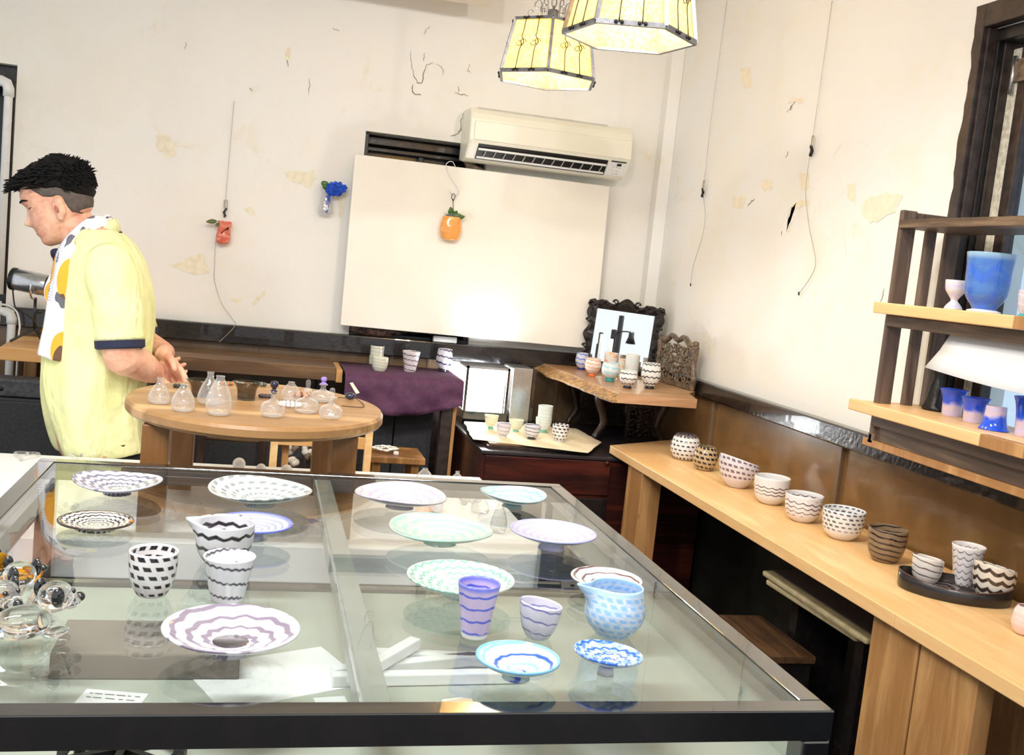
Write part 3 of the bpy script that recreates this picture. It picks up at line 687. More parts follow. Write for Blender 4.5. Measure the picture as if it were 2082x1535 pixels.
# --- carved stand with live-edge slab on the chest
SZ0, SZ1 = 0.976, 1.012
t = thing('carved_stand', 'dark carved stand with curved legs under the live-edge slab', 'stand', (1.6, 4.4, CZ))
for (x, y, s) in ((1.478, 4.215, 1), (1.472, 4.60, 1), (1.745, 4.215, -1), (1.745, 4.60, -1)):
    pts = [(x - 0.022 * s, y, 0.750), (x - 0.014 * s, y, 0.77), (x + 0.010 * s, y, 0.81), (x + 0.004 * s, y, 0.85), (x - 0.020 * s, y, 0.915), (x - 0.012 * s, y, 0.945)]
    obj('leg', stube(nb(), pts, [0.016, 0.013, 0.018, 0.017, 0.020, 0.026], 10), M_['walnut'], t, smooth=True)
bxo('apron', 1.455, 1.770, 4.19, 4.63, 0.936, SZ0, M_['walnut'], t, 0.004)
# carved openwork panel: scrolls inside a frame
def scrollpanel(x0, x1, y, z0, z1, name, m, parent, nx=3, nz=3, th=0.012):
    fr = nb()
    for (a, b, c, d) in ((x0, x1, z0, z0 + 0.012), (x0, x1, z1 - 0.012, z1), (x0, x0 + 0.010, z0 + 0.012, z1 - 0.012), (x1 - 0.010, x1, z0 + 0.012, z1 - 0.012)): box(fr, a, b, y - th / 2, y + th / 2, c, d)
    f = obj(name, fr, m, parent)
    dx, dz = (x1 - x0 - 0.02) / nx, (z1 - z0 - 0.024) / nz
    for i in range(nx):
        for k in range(nz):
            cx, cz = x0 + 0.01 + dx * (i + 0.5), z0 + 0.012 + dz * (k + 0.5); s = (1 if (i + k) % 2 else -1)
            pts = []
            for n in range(15):
                a = n / 14 * 4.2 * PI / 2; r = (0.55 - 0.42 * n / 14) * min(dx, dz) * 1.05
                pts.append((cx + s * r * math.cos(a), y + 0.002 * math.sin(n), cz + r * math.sin(a) * (dz / dx if dz < dx else 1)))
            obj('scroll', tube(nb(), pts, [0.0065, 0.006, 0.004], 6), m, f, smooth=True)
scrollpanel(1.590, 1.720, 4.205, 0.745, 0.905, 'openwork_panel', M_['ebony'], t)
bxo('back_panel', 1.50, 1.74, 4.605, 4.625, 0.76, 0.918, M_['ebony'], t)
# slab
def wavy(a, b, n, amp, sd):
    out = []
    for k in range(n):
        s = k / n; q = Vector(a).lerp(Vector(b), s); out.append((q.x + amp * mnoise.noise(Vector((sd, s * 6, 0))), q.y + 0.4 * amp * mnoise.noise(Vector((s * 5, sd, 1)))))
    return out
top = wavy((1.315, 4.655), (1.362, 3.690), 20, 0.018, 2.0) + [(1.362, 3.690), (1.672, 3.680), (1.715, 3.86), (1.780, 3.95), (1.780, 4.655)]
low = wavy((1.262, 4.655), (1.325, 3.678), 20, 0.024, 5.0) + [(1.325, 3.678), (1.672, 3.680), (1.715, 3.86), (1.780, 3.95), (1.780, 4.655)]
t = thing('live_edge_slab', 'thick live-edge wooden slab with bark rim on the carved stand', 'slab', (1.6, 4.2, SZ0))
obj('slab', loft(nb(), [[(x, y, SZ0) for x, y in low], [(x, y, SZ1) for x, y in top]]), M_['live'], t)
bark = nb(); rings = [[(l[0], l[1], SZ0 - 0.001), (l[0] - 0.004, l[1], SZ0 + 0.008), (u[0] - 0.004, u[1], SZ1 - 0.004), (u[0] + 0.003, u[1], SZ1 + 0.0012), (l[0] + 0.02, l[1], SZ0 + 0.002)] for l, u in zip(low[:21], top[:21])]
obj('bark_edge', loft(bark, rings), M_['bark'], t, smooth=False)

# ================================================================== WALL THINGS
# --- white board leaning over the niche
a, b, c_, d = ay(722, 313, 4.60), ay(1240, 379, 4.60), ay(1200, 716, 4.60), ay(692, 661, 4.60)
o = obj('display_board', hull8(nb(), [(d.x, 4.60, d.z), (c_.x + 0.02, 4.60, d.z - 0.012), (c_.x + 0.02, 4.635, d.z - 0.012), (d.x, 4.635, d.z), (a.x, 4.60, a.z), (b.x, 4.60, b.z), (b.x, 4.635, b.z), (a.x, 4.635, a.z)]), M_['white'], None, bevel=0.003, loc=((a.x + b.x) / 2, 4.62, d.z))
tag(o, 'large plain white board covering the niche under the air conditioner', 'board')
BD = 4.60
for i, (x, y) in enumerate(((798, 337), (1015, 353))): pass
# stone and white bits on the niche sill
p = ay(765, 690, 4.66); bm = nb(); bmesh.ops.create_icosphere(bm, subdivisions=3, radius=1)
for v in bm.verts: v.co = Vector((v.co.x * 0.115, v.co.y * 0.03, v.co.z * 0.028)) * (1 + 0.35 * mnoise.noise(v.co * 2.3)) + Vector((p.x, 4.672, ZR + 0.040))
o = obj('driftwood', bm, plain('mottled_driftwood', srgb(84, 62, 54), 0.5, var=0.5, scale=50, bump=0.6), None, smooth=True, loc=(p.x, 4.672, ZR + 0.013)); tag(o, 'mottled brown piece of driftwood on the sill below the white panel', 'driftwood')
p = ay(905, 690, 4.66); bm = nb(); box(bm, p.x - 0.055, p.x + 0.055, 4.655, 4.685, ZR + 0.0125, ZR + 0.04)
o = obj('adapter_box', bm, M_['acw'], None, bevel=0.004, loc=(p.x, 4.67, ZR + 0.0125)); tag(o, 'small white box on the black sill under the white panel', 'box')
# --- air conditioner
A, B = ay(958, 208, 4.50), ay(1290, 255, 4.50)
x0, x1, zt = A.x + 0.005, B.x, A.z - 0.01
zb = ay(1270, 365, 4.50).z
t = thing('air_conditioner', 'ivory wall-mounted air conditioner above the white panel', 'air conditioner', ((x0 + x1) / 2, YW, zb))
h = zt - zb
def acsec(x, dy=0): return [(x, YW, zb + 0.01), (x, YW, zt), (x, 4.53, zt - 0.005), (x, 4.508, zt - 0.03), (x, 4.498 + dy, zt - 0.055), (x, 4.492 + dy, zb + 0.36 * h), (x, 4.505 + dy, zb + 0.30 * h), (x, 4.56, zb + 0.06 * h), (x, 4.62, zb)]
obj('body', loft(nb(), [acsec(x0), acsec(x0 + 0.012, -0.002), acsec(x1 - 0.012, -0.002), acsec(x1)]), M_['ac'], t, bevel=0.006)
obj('front_panel', loft(nb(), [[(x, 4.4925, zt - 0.062), (x, 4.486, zt - 0.064), (x, 4.482, zb + 0.38 * h), (x, 4.4915, zb + 0.375 * h)] for x in (x0 + 0.02, x1 - 0.004)]), M_['ac'], t, bevel=0.003)
obj('top_seam', box(nb(), x0 + 0.03, x1 - 0.12, 4.520, 4.524, zt - 0.006, zt - 0.002), M_['acgrey'], t)
vx0, vx1 = x0 + 0.045, x1 - 0.105
obj('air_outlet', loft(nb(), [[(x, 4.496, zb + 0.365 * h), (x, 4.499, zb + 0.31 * h), (x, 4.552, zb + 0.055 * h), (x, 4.62, zb + 0.1 * h), (x, 4.60, zb + 0.3 * h)] for x in (vx0, vx1)]), M_['black'], t)
for (zz, yy) in ((0.225, 4.512), (0.085, 4.546)):
    obj('louver', box(nb(), vx0 + 0.004, vx1 - 0.004, yy - 0.006, yy + 0.012, zb + zz * h - 0.004, zb + zz * h + 0.005), M_['acw'], t, bevel=0.002)
for k in range(13):
    x = vx0 + 0.03 + (vx1 - vx0 - 0.06) * k / 12
    obj('vane', hull8(nb(), [(x, 4.53, zb + 0.10 * h), (x + 0.003, 4.53, zb + 0.10 * h), (x + 0.003, 4.55, zb + 0.12 * h), (x, 4.55, zb + 0.12 * h), (x + 0.008, 4.515, zb + 0.20 * h), (x + 0.011, 4.515, zb + 0.20 * h), (x + 0.011, 4.53, zb + 0.22 * h), (x + 0.008, 4.53, zb + 0.22 * h)]), M_['acgrey'], t)
cp = obj('control_panel', loft(nb(), [[(x, 4.500, zb + 0.335 * h), (x, 4.499, zb + 0.29 * h), (x, 4.552, zb + 0.065 * h), (x, 4.60, zb + 0.1 * h), (x, 4.58, zb + 0.3 * h)] for x in (vx1 + 0.004, x1 - 0.014)]), M_['acw'], t, bevel=0.002)
def onpanel(s): return (4.499 + 0.053 * s - 0.002, zb + (0.29 - 0.225 * s) * h)
for (xa, xb, sa, sb) in ((0.012, 0.085, -0.14, -0.06), (0.045, 0.066, 0.05, 0.22)):
    (ya, za), (yb2, zb2) = onpanel(sa), onpanel(sb)
    obj('display', hull8(nb(), [(vx1 + xa, ya, za), (vx1 + xb, ya, za), (vx1 + xb, yb2, zb2), (vx1 + xa, yb2, zb2), (vx1 + xa, ya - 0.001, za - 0.0005), (vx1 + xb, ya - 0.001, za - 0.0005), (vx1 + xb, yb2 - 0.001, zb2 - 0.0005), (vx1 + xa, yb2 - 0.001, zb2 - 0.0005)]), M_['black'], cp)
for (xa, sa) in ((0.03, 0.32), (0.045, 0.32), (0.06, 0.38), (0.03, 0.6), (0.05, 0.62), (0.04, 0.85), (0.055, 0.85)):
    (ya, za) = onpanel(sa); bm = nb(); box(bm, vx1 + xa, vx1 + xa + 0.007, ya - 0.0012, ya + 0.001, za - 0.002, za + 0.002); obj('indicator', bm, M_['acgrey'], cp)
p = ay(965, 345, 4.66)
t = thing('drain_pipe', 'grey refrigerant pipe bending into the wall below the air conditioner', 'pipe', (p.x, 4.7, p.z))
obj('pipe', stube(nb(), [ay(950, 322, 4.66), ay(958, 340, 4.665), ay(975, 350, 4.68), ay(985, 352, 4.74)], 0.022, 10), M_['carve'], t, smooth=True)

# --- wires with clasps
def wire(pts, r, name, label, group=None, clasp=None, nrm=None):
    t = thing(name, label, 'wire', pts[0], group)
    obj('wire', stube(nb(), pts, r, 6, 5), M_['steelwire'], t, smooth=True)
    if clasp is not None:
        c = Vector(clasp); d = Vector((0, 0, 1))
        obj('loop', tube(nb(), [c + d * 0.045, c + d * 0.043 + nrm * 0.006, c + d * 0.012 + nrm * 0.006, c + d * 0.008, c + d * 0.012 - nrm * 0.006, c + d * 0.043 - nrm * 0.006, c + d * 0.045], 0.0022, 6), M_['steelwire'], t)
        obj('clip', bar(bar(nb(), c + d * 0.01 + nrm * 0.006, c - nrm * 0.006 - d * 0.008, 0.008, 0.008), c - nrm * 0.006 - d * 0.006, c + nrm * 0.003 - d * 0.026, 0.008, 0.010), M_['blackiron'], t)
    obj('end_cap', tube(nb(), [Vector(pts[-1]) + Vector((0, 0, 0.008)), Vector(pts[-1]) - Vector((0, 0, 0.004))], 0.003, 8), M_['blackiron'], t)
    return t
xq = lambda x, y: ax(x, y, XW - 0.014)
wire([ax(1478, 2, XW - 0.012)] + [xq(*q) for q in ((1446, 240), (1432, 372), (1430, 396), (1434, 440), (1428, 480), (1410, 540), (1404, 580))], 0.0010, 'picture_wire', 'hanging picture wire with a low clasp on the side wall, next to the corner', 'picture wires on the side wall', xq(1429, 388), Vector((0, 1, 0)))
wire([ax(1692, 2, XW - 0.012)] + [xq(*q) for q in ((1664, 200), (1652, 284), (1646, 320), (1638, 390), (1645, 460), (1658, 528), (1650, 560), (1624, 598))], 0.0011, 'picture_wire', 'hanging picture wire with a higher clasp on the side wall, next to the shelf rack', 'picture wires on the side wall', xq(1650, 302), Vector((0, 1, 0)))
yq = lambda x, y: ay(x, y, YW - 0.014)
wire([yq(*q) for q in ((476, 206), (466, 320), (458, 414), (456, 440))], 0.0012, 'picture_wire', 'hanging wire with a metal clasp holding the red wall vase', None, yq(458, 428), Vector((1, 0, 0)))
wire([ay(438, 490, 4.685), ay(436, 540, 4.685), ay(436, 570, 4.685), ay(450, 615, 4.68), ay(472, 648, 4.64), ay(479, 658, 4.62), ay(470, 672, 4.60), ay(444, 697, 4.55)], 0.0012, 'loose_wire', 'loose wire trailing from behind the red vase down to the brown bench')
# --- hanging vases
def leaf(bm, a, b, w_, nrm, curl=0.0):
    a, b, n = Vector(a), Vector(b), Vector(nrm); t = (b - a); s = t.normalized().cross(n); L = t.length
    top, bot = [], []
    for k in range(9):
        u = k / 8; c = a + t * u + n * (curl * L * math.sin(PI * u)); ww = w_ * math.sin(PI * min(1, u * 0.94 + 0.06)) ** 0.8 * (1 - 0.35 * u)
        top.append(c + s * ww / 2 - n * 0.12 * ww); bot.append(c - s * ww / 2 - n * 0.12 * ww)
        if k == 0: mid = []
        mid.append(c)
    th = n * 0.0008
    rings = [[p_, m_, q_, q_ - th, m_ - th, p_ - th] for p_, m_, q_ in zip(top, mid, bot)]
    return loft(bm, rings)
def vessel_bm(prof, wall=0.003, seg=40, fn=None, base_t=0.006, mode='z'):
    """open vessel from an outer profile (bottom to rim)"""
    H = prof[-1][1]
    inner = [(max(r - wall, 0.001), max(z, base_t)) for r, z in prof if z > base_t * 0.9][::-1]
    full = [(0.001, prof[0][1])] + list(prof) + [(prof[-1][0] - wall * 0.5, H + wall * 0.35)] + [(inner[0][0], H - 0.0005)] + inner[1:] + [(0.001, base_t)]
    return rev(full, seg, fn=fn, mode=mode)
def vase_obj(name, shape, R, H, loc, m, parent=None, wall=0.003, fn=None, seg=40):
    pr = curve1([(r * R, z * H) for r, z in shape], 5)
    o = obj(name, vessel_bm(pr, wall, seg, fn), m, parent, loc=loc, local=True)
    return o
VD = 4.566
p0 = ay(914, 489, VD); k = mpp(p0); HV = 52 * k
t = thing('hanging_vase', 'orange glass pocket vase with leaves hanging on the white panel', 'vase', (p0.x, VD, p0.z))
M_['orange'] = vmat('orange_glass', srgb(255, 172, 84), srgb(255, 190, 110), 3, 5, 0.0, 0.0, soft=0.01, mott=0.4, clear=0.04)
vase_obj('vase_body', [(0.25, 0), (0.75, 0.08), (0.97, 0.35), (1.0, 0.55), (0.86, 0.92), (0.80, 1.0)], 22 * k, HV * 0.92, p0, M_['orange'], t, fn=lambda p, a, r, z: Vector((p.x, p.y * 0.62, p.z)))
vase_obj('clear_rim', [(0.80, 0), (0.80, 0.5), (0.86, 1.0)], 22 * k, HV * 0.12, p0 + Vector((0, 0, HV * 0.915)), M_['clear'], t, 0.0015, fn=lambda p, a, r, z: Vector((p.x, p.y * 0.62, p.z)))
for (a, b, w_) in (((918, 440), (916, 420), 12), ((920, 442), (938, 436), 12), ((926, 444), (946, 440), 9), ((914, 443), (906, 436), 8), ((922, 440), (930, 428), 10)):
    bm = nb(); leaf(bm, ay(*a, VD), ay(*b, VD - 0.012), w_ * k * 1.3, (0, -1, 0), 0.1); obj('leaf', bm, M_['leaf'], t, smooth=True)
bm = nb(); random.seed(3)
root = ay(934, 437, VD); st = []
for j_ in range(7):
    e = ay(random.uniform(936, 962), random.uniform(412, 445), VD - 0.01); tube(bm, [root, root.lerp(e, 0.5) + Vector((0, 0, 0.006)), e], 0.0006, 4)
    for q in range(5): ell(bm, e + Vector((random.uniform(-.012, .012), random.uniform(-.006, .006), random.uniform(-.012, .012))), 0.0017, 0.0017, 0.0017, u=5, v=4)
obj('blossom_sprig', bm, plain('cream_blossom', srgb(226, 226, 190), 0.7), t)
obj('stem_wire', tube(nb(), [ay(922, 445, VD), ay(921, 404, 4.585)], 0.0016, 6), M_['blackiron'], t)
obj('wire_loop', tube(nb(), [ay(921, 408, 4.585), ay(918, 402, 4.585), ay(919, 395, 4.585), ay(923, 393, 4.585), ay(926, 398, 4.585), ay(922, 408, 4.585)], 0.0014, 6), M_['blackiron'], t)
o = obj('s_hook', stube(nb(), [ay(926, 342, 4.618), ay(926, 340, 4.60), ay(920, 329, 4.592), ay(911, 330, 4.590), ay(907, 338, 4.588), ay(914, 358, 4.588), ay(929, 380, 4.588), ay(931, 392, 4.588), ay(924, 397, 4.587), ay(917, 392, 4.587), ay(914, 386, 4.587)], 0.0019, 8), M_['pvc'], None, smooth=True, loc=ay(914, 358, 4.588))
tag(o, 'white metal S-hook over the panel edge carrying the orange vase', 'hook')
# red vase
VD = 4.665
p0 = ay(452, 497, VD); k = mpp(p0)
t = thing('hanging_vase', 'red glass wall vase with a drooping green leaf on the plaster wall', 'vase', (p0.x, VD, p0.z))
red = vmat('coral_red_glass', srgb(230, 104, 80), srgb(244, 160, 130), 3, 4, 0.0, 0.0, soft=0.01, mott=0.7, clear=0.08)
vase_obj('vase_body', [(0.35, 0), (0.85, 0.08), (1.0, 0.3), (0.88, 0.62), (0.95, 0.9), (0.90, 1.0)], 14.5 * k, 47 * k, p0, red, t, fn=lambda p, a, r, z: Vector((p.x + z * 0.04, p.y * 0.75, p.z)))
bm = nb()
for i in range(12):
    q = [ay(x, y, VD - 0.022 + 0.002 * math.sin(i)) for x, y in ((449, 474), (456, 468), (465, 464))]
    q = [q_ + Vector((0, 0.0012 * abs(i - 6), 0.0009 * (i - 6))) for q_ in q]; tube(bm, q, 0.0012, 5)
obj('brown_band', bm, plain('brown_glass_band', srgb(92, 40, 24), 0.15), t)
for (a, b, w_) in (((453, 449), (418, 451), 9), ((450, 450), (438, 460), 7)):
    bm = nb(); a3, b3 = ay(*a, VD - 0.012), ay(*b, VD - 0.02); leaf(bm, a3.lerp(b3, 0.35), b3, w_ * k * 1.2, (0, -1, 0.2), 0.1); obj('leaf', bm, plain('olive_leaf', srgb(92, 102, 48), 0.4), t, smooth=True); obj('leaf_stem', tube(nb(), [p0 + Vector((0.004, 0, 44 * k)), a3, a3.lerp(b3, 0.4)], 0.0011, 5), M_['leaf'], t)
# blue flowers in clear vase
p0 = ay(661, 436, VD); k = mpp(p0)
t = thing('hanging_vase', 'clear glass wall vase filled with bright blue flowers', 'vase', (p0.x, VD, p0.z))
vase_obj('vase_body', [(0.75, 0), (1.0, 0.12), (0.85, 0.4), (0.72, 0.8), (0.8, 1.0)], 16 * k, 52 * k, p0, M_['clear'], t, fn=lambda p, a, r, z: Vector((p.x * (1 + 0.06 * math.sin(3 * a)), p.y * 0.7, p.z)))
blue = plain('blue_petals', srgb(36, 92, 220), 0.6, var=0.3, scale=120)
random.seed(5); bm = nb()
for i in range(330):
    a = random.uniform(0, 2 * PI); r = math.sqrt(random.random())
    if i < 250: c = ay(683 + 21 * r * math.cos(a), 387 + 14 * r * math.sin(a) - 3, VD - 0.015 - 0.02 * math.sqrt(1 - r * r))
    else: s = random.random(); c = ay(668 - 4 * s + 8 * (1 - s) * (r - 0.5), 395 + 36 * s, VD - 0.004 - 0.012 * random.random())
    rot = Matrix.Rotation(random.uniform(0, 3), 3, 'X') @ Matrix.Rotation(random.uniform(0, 3), 3, 'Y')
    ell(bm, c, 0.0080, 0.0060, 0.0016, rot, 7, 5)
obj('blue_blossom', bm, blue, t, smooth=True)
bm = nb(); leaf(bm, ay(668, 384, VD - 0.02), ay(655, 374, VD - 0.025), 15 * k, (0, -1, 0), 0.15); obj('leaf', bm, M_['leaf'], t, smooth=True)
bm = nb(); c = ay(661, 374, VD - 0.02); ell(bm, c, 0.018, 0.004, 0.013, Matrix.Rotation(0.2, 3, 'Y'), 12, 8); obj('leaf', bm, M_['leaf'], t, smooth=True)

# --- lanterns
def lantern(label, pts_left, pts_right, Y, ytop, zrot, hook_px, flip):
    a, b = ay(*pts_left, Y), ay(*pts_right, Y); R = (b.x - a.x) / 2 / (0.87 if zrot < 0.5 else 1.0); cx = (a.x + b.x) / 2
    zb = (a.z + b.z) / 2 - 0.004; zt = zb + ytop
    t = thing('hanging_lantern', label, 'lantern', (cx, Y, zb), 'hexagonal lanterns')
    cor = lambda r, z: [Vector((cx + r * math.cos(zrot + PI / 3 * k), Y + r * math.sin(zrot + PI / 3 * k), z)) for k in range(6)]
    lo, hi = cor(R, zb), cor(R * 0.80, zt)
    lo2 = cor(R * 0.985, zb)
    for k in range(6):
        j = (k + 1) % 6; m = M_['greyiron']
        obj('bottom_rail', bar(nb(), lo[k], lo[j], 0.010, 0.012), m, t); obj('top_rail', bar(nb(), hi[k], hi[j], 0.009, 0.010), m, t); obj('corner_post', bar(nb(), lo[k], hi[k], 0.010, 0.010), m, t)
        n = ((lo[k] + lo[j]) / 2 - Vector((cx, Y, zb))).normalized()
        pn = obj('amber_pane', plate_poly(nb(), [lo[k] - n * 0.003, lo[j] - n * 0.003, hi[j] - n * 0.003, hi[k] - n * 0.003], -n, 0.002), M_['amber'], t)
        for s in (0.33, 0.67):                         # wrought bars with scrolls over the pane
            b0, b1 = lo[k].lerp(lo[j], s) + n * 0.007, hi[k].lerp(hi[j], s) + n * 0.007
            e = (lo[j] - lo[k]).normalized(); mid = b0.lerp(b1, 0.52)
            path = [b0, b0.lerp(b1, 0.40), mid + e * 0.010, b0.lerp(b1, 0.64) - e * 0.002, b0.lerp(b1, 0.72), b1]
            bb = obj('scroll_bar', stube(nb(), path, 0.0018, 6, 4), M_['blackiron'], t, smooth=True)
            for q in (b0, b1):
                bm = nb()
                for dd in (-0.007, 0.007): ell(bm, q + e * dd, 0.005, 0.005, 0.005, u=8, v=6)
                obj('ball', bm, M_['blackiron'], bb, smooth=True)
            for q in (-1, 1):
                sp = [mid + e * (0.006 * q + 0.013 * q * (1 - i / 9 * 0.7) * math.cos(i * 0.7)) + Vector((0, 0, 0.013 * (1 - i / 9 * 0.7) * math.sin(i * 0.7) * q)) for i in range(10)]
                obj('scroll', tube(nb(), sp, 0.0014, 5), M_['blackiron'], bb, smooth=True)
    # crown: iron collar, scrolls and rod
    obj('crown_collar', rev([(R * 0.20, 0), (R * 0.22, 0.012), (R * 0.12, 0.03), (R * 0.10, 0.05)], 12, fn=lambda p, a, r, z: p + Vector((cx, Y, zt + 0.004))), M_['greyiron'], t)
    for k in range(6):
        obj('roof_strut', bar(nb(), hi[k], (cx + R * 0.2 * math.cos(zrot + PI / 3 * k), Y + R * 0.2 * math.sin(zrot + PI / 3 * k), zt + 0.008), 0.008, 0.006), M_['greyiron'], t)
        a_ = zrot + PI / 3 * k + 0.5; d = Vector((math.cos(a_), math.sin(a_), 0)); c = Vector((cx, Y, zt + 0.01)) + d * R * 0.22
        sp = [c + Vector((0, 0, 0.0)), c + Vector((0, 0, 0.05)), c + d * 0.006 + Vector((0, 0, 0.068)), c + d * 0.022 + Vector((0, 0, 0.064)), c + d * 0.024 + Vector((0, 0, 0.048)), c + d * 0.012 + Vector((0, 0, 0.048))]
        obj('crown_scroll', stube(nb(), sp, 0.0024, 6, 4), M_['greyiron'], t, smooth=True)
        sp = [c + d * 0.01, c + d * 0.034 + Vector((0, 0, 0.012)), c + d * 0.044 + Vector((0, 0, 0.028)), c + d * 0.034 + Vector((0, 0, 0.038)), c + d * 0.026 + Vector((0, 0, 0.028))]
        obj('crown_scroll', stube(nb(), sp, 0.0020, 6, 4), M_['greyiron'], t, smooth=True)
    z = zt + 0.05; i = 0
    while z < ZC - 0.02:
        d = Vector((1, 0, 0)) if i % 2 else Vector((0, 1, 0)); c = Vector((cx, Y, z))
        obj('chain_link', tube(nb(), [c + d * (0.008 * math.cos(q)) + Vector((0, 0, 0.018 * math.sin(q))) for q in [2 * PI * n / 10 for n in range(11)]], 0.0024, 5), M_['greyiron'], t, smooth=True)
        z += 0.030; i += 1
    obj('ceiling_rose', rev([(0.03, ZC - 0.022), (0.04, ZC - 0.012), (0.04, ZC - 0.0005)], 16, fn=lambda p, a, r, z: p + Vector((cx, Y, 0))), M_['greyiron'], t)
    bm = nb(); ell(bm, (cx, Y, zb + ytop * 0.42), 0.03, 0.03, 0.04, u=16, v=12)
    obj('bulb', bm, emit('bulb_glow', (1, 0.9, 0.72), 30), t, smooth=True)
    obj('lamp_socket', tube(nb(), [(cx, Y, zb + ytop * 0.42 + 0.035), (cx, Y, zt + 0.01)], 0.014, 10), M_['blackiron'], t)
    light('lantern_bulb', 'POINT', (cx, Y, zb + ytop * 0.42), (cx, Y, 0), 13, 0.045, (1, 0.84, 0.6))
    return t
M = Mat('amber_hammered_glass'); v = M.coord(); n = M.noise(v, 140, 3)
M.t.nodes.remove(M.p); tl = M.node('ShaderNodeBsdfTranslucent'); df = M.node('ShaderNodeBsdfDiffuse'); trn = M.node('ShaderNodeBsdfTransparent'); gl = M.node('ShaderNodeBsdfGlossy'); gl.inputs[1].default_value = 0.15
col = M.mix(n.ss(0.35, 0.65), srgb(250, 218, 142), srgb(255, 238, 184)); M.link(col, tl.inputs[0]); M.link(col, df.inputs[0]); M.link(col, trn.inputs[0])
m1, m2 = M.node('ShaderNodeMixShader'), M.node('ShaderNodeMixShader'); m1.inputs[0].default_value = 0.35; m2.inputs[0].default_value = 0.18
M.link(tl.outputs[0], m1.inputs[1]); M.link(df.outputs[0], m1.inputs[2]); M.link(m1.outputs[0], m2.inputs[1]); M.link(trn.outputs[0], m2.inputs[2]); M.link(m2.outputs[0], M.out.inputs[0])
M_['amber'] = M.m
lantern('amber glass hexagonal lantern with scrolled iron bars, hanging further from the window', (1021, 152), (1200, 166), 3.40, 0.170, 0.28, None, 0)
lantern('large amber glass hexagonal lantern lit above the glass table', (1150, 66), (1405, 78), 2.50, 0.170, 0.726, None, 0)

# --- mirror in a carved black frame on the slab
def mirror():
    bl, br = ay(1190, 722, 4.46), ay(1335, 760, 4.30)
    c = Vector((1.615, 4.47, SZ1)); yaw = -0.50; tilt = -0.09
    Rm = Matrix.Rotation(yaw, 4, 'Z') @ Matrix.Rotation(tilt, 4, 'X') @ Matrix.Rotation(0.03, 4, 'Y')
    W, H = 0.345, 0.315
    t = thing('carved_mirror', 'rectangular mirror in a carved black frame on the live-edge slab', 'mirror', c)
    T = Matrix.Translation(c + Vector((0, 0, 0.004))) @ Rm
    def tr(bm): bmesh.ops.transform(bm, matrix=T, verts=bm.verts); return bm
    # outline with scrolled silhouette
    def outline(off):
        pts = []
        n = 132
        for k in range(n):
            s = k / n * 4; e = int(s); f = s - e
            if e == 0: x, z, nx_, nz_ = -W / 2 + W * f, 0, 0, -1
            elif e == 1: x, z, nx_, nz_ = W / 2, H * f, 1, 0
            elif e == 2: x, z, nx_, nz_ = W / 2 - W * f, H, 0, 1
            else: x, z, nx_, nz_ = -W / 2, H - H * f, -1, 0
            bump_ = 0.012 * math.cos((f - 0.5) * 2 * PI * 3) * (1 - abs(f - 0.5) * 0.8) + 0.012 * (1 if abs(f - 0.5) > 0.42 else 0)
            if e == 2: bump_ += 0.014 * math.exp(-((f - 0.5) / 0.16) ** 2)
            if e == 0: bump_ *= 0.1
            pts.append((x + nx_ * bump_ * off, z + nz_ * bump_ * off))
        return pts
    o_ = outline(1.0); iw, ih, iz0 = 0.134, 0.240, 0.040
    def inner(k, n=132):
        s = k / n * 4; e = int(s); f = s - e
        return ((-iw + 2 * iw * f, iz0), (iw, iz0 + (ih) * f), (iw - 2 * iw * f, iz0 + ih), (-iw, iz0 + ih - ih * f))[e]
    rings = []
    for k in range(133):
        x, z = o_[k % 132]; xi, zi = inner(k % 132)
        xm, zm = (x * 0.55 + xi * 0.45), (z * 0.55 + zi * 0.45); w = 0.004 * math.sin(k * 0.9)
        rings.append([(x, 0.012, z), (x, -0.004, z), (xm, -0.016 + w, zm), (xi, -0.006, zi), (xi, 0.012, zi)])
    bm = nb(); loft(bm, rings, False, False); bmesh.ops.remove_doubles(bm, verts=bm.verts, dist=1e-5)
    obj('carved_frame', tr(bm), M_['ebony'], t, smooth=False)
    obj('mirror_glass', tr(box(nb(), -iw, iw, -0.002, 0.004, iz0, iz0 + ih)), (lambda M: (M.base((0.93, 0.96, 0.94), 0.01, 0.5, 1.0), M.m)[1])(Mat('mirror_silver')), t)
    obj('back_strut', tr(bar(nb(), (0, 0.014, 0.2), (0, 0.09, 0.018), 0.02, 0.01)), M_['ebony'], t)
    for s in (-1, 1):                       # acanthus scrolls on the crest and sides
        for (x, z, r) in ((s * 0.05, H + 0.002, 0.014), (s * 0.095, H - 0.006, 0.012), (s * (W / 2 - 0.008), 0.22, 0.012), (s * (W / 2 - 0.008), 0.10, 0.012), (s * (W / 2 - 0.016), H - 0.016, 0.018)):
            pts = [(x + s * r * (1 - i / 13) * math.cos(i * 0.62), -0.012, z + r * (1 - i / 13) * math.sin(i * 0.62)) for i in range(12)]
            obj('frame_scroll', tr(tube(nb(), pts, [0.006, 0.005, 0.003], 6)), M_['ebony'], t, smooth=True)
    return T
MT = mirror()
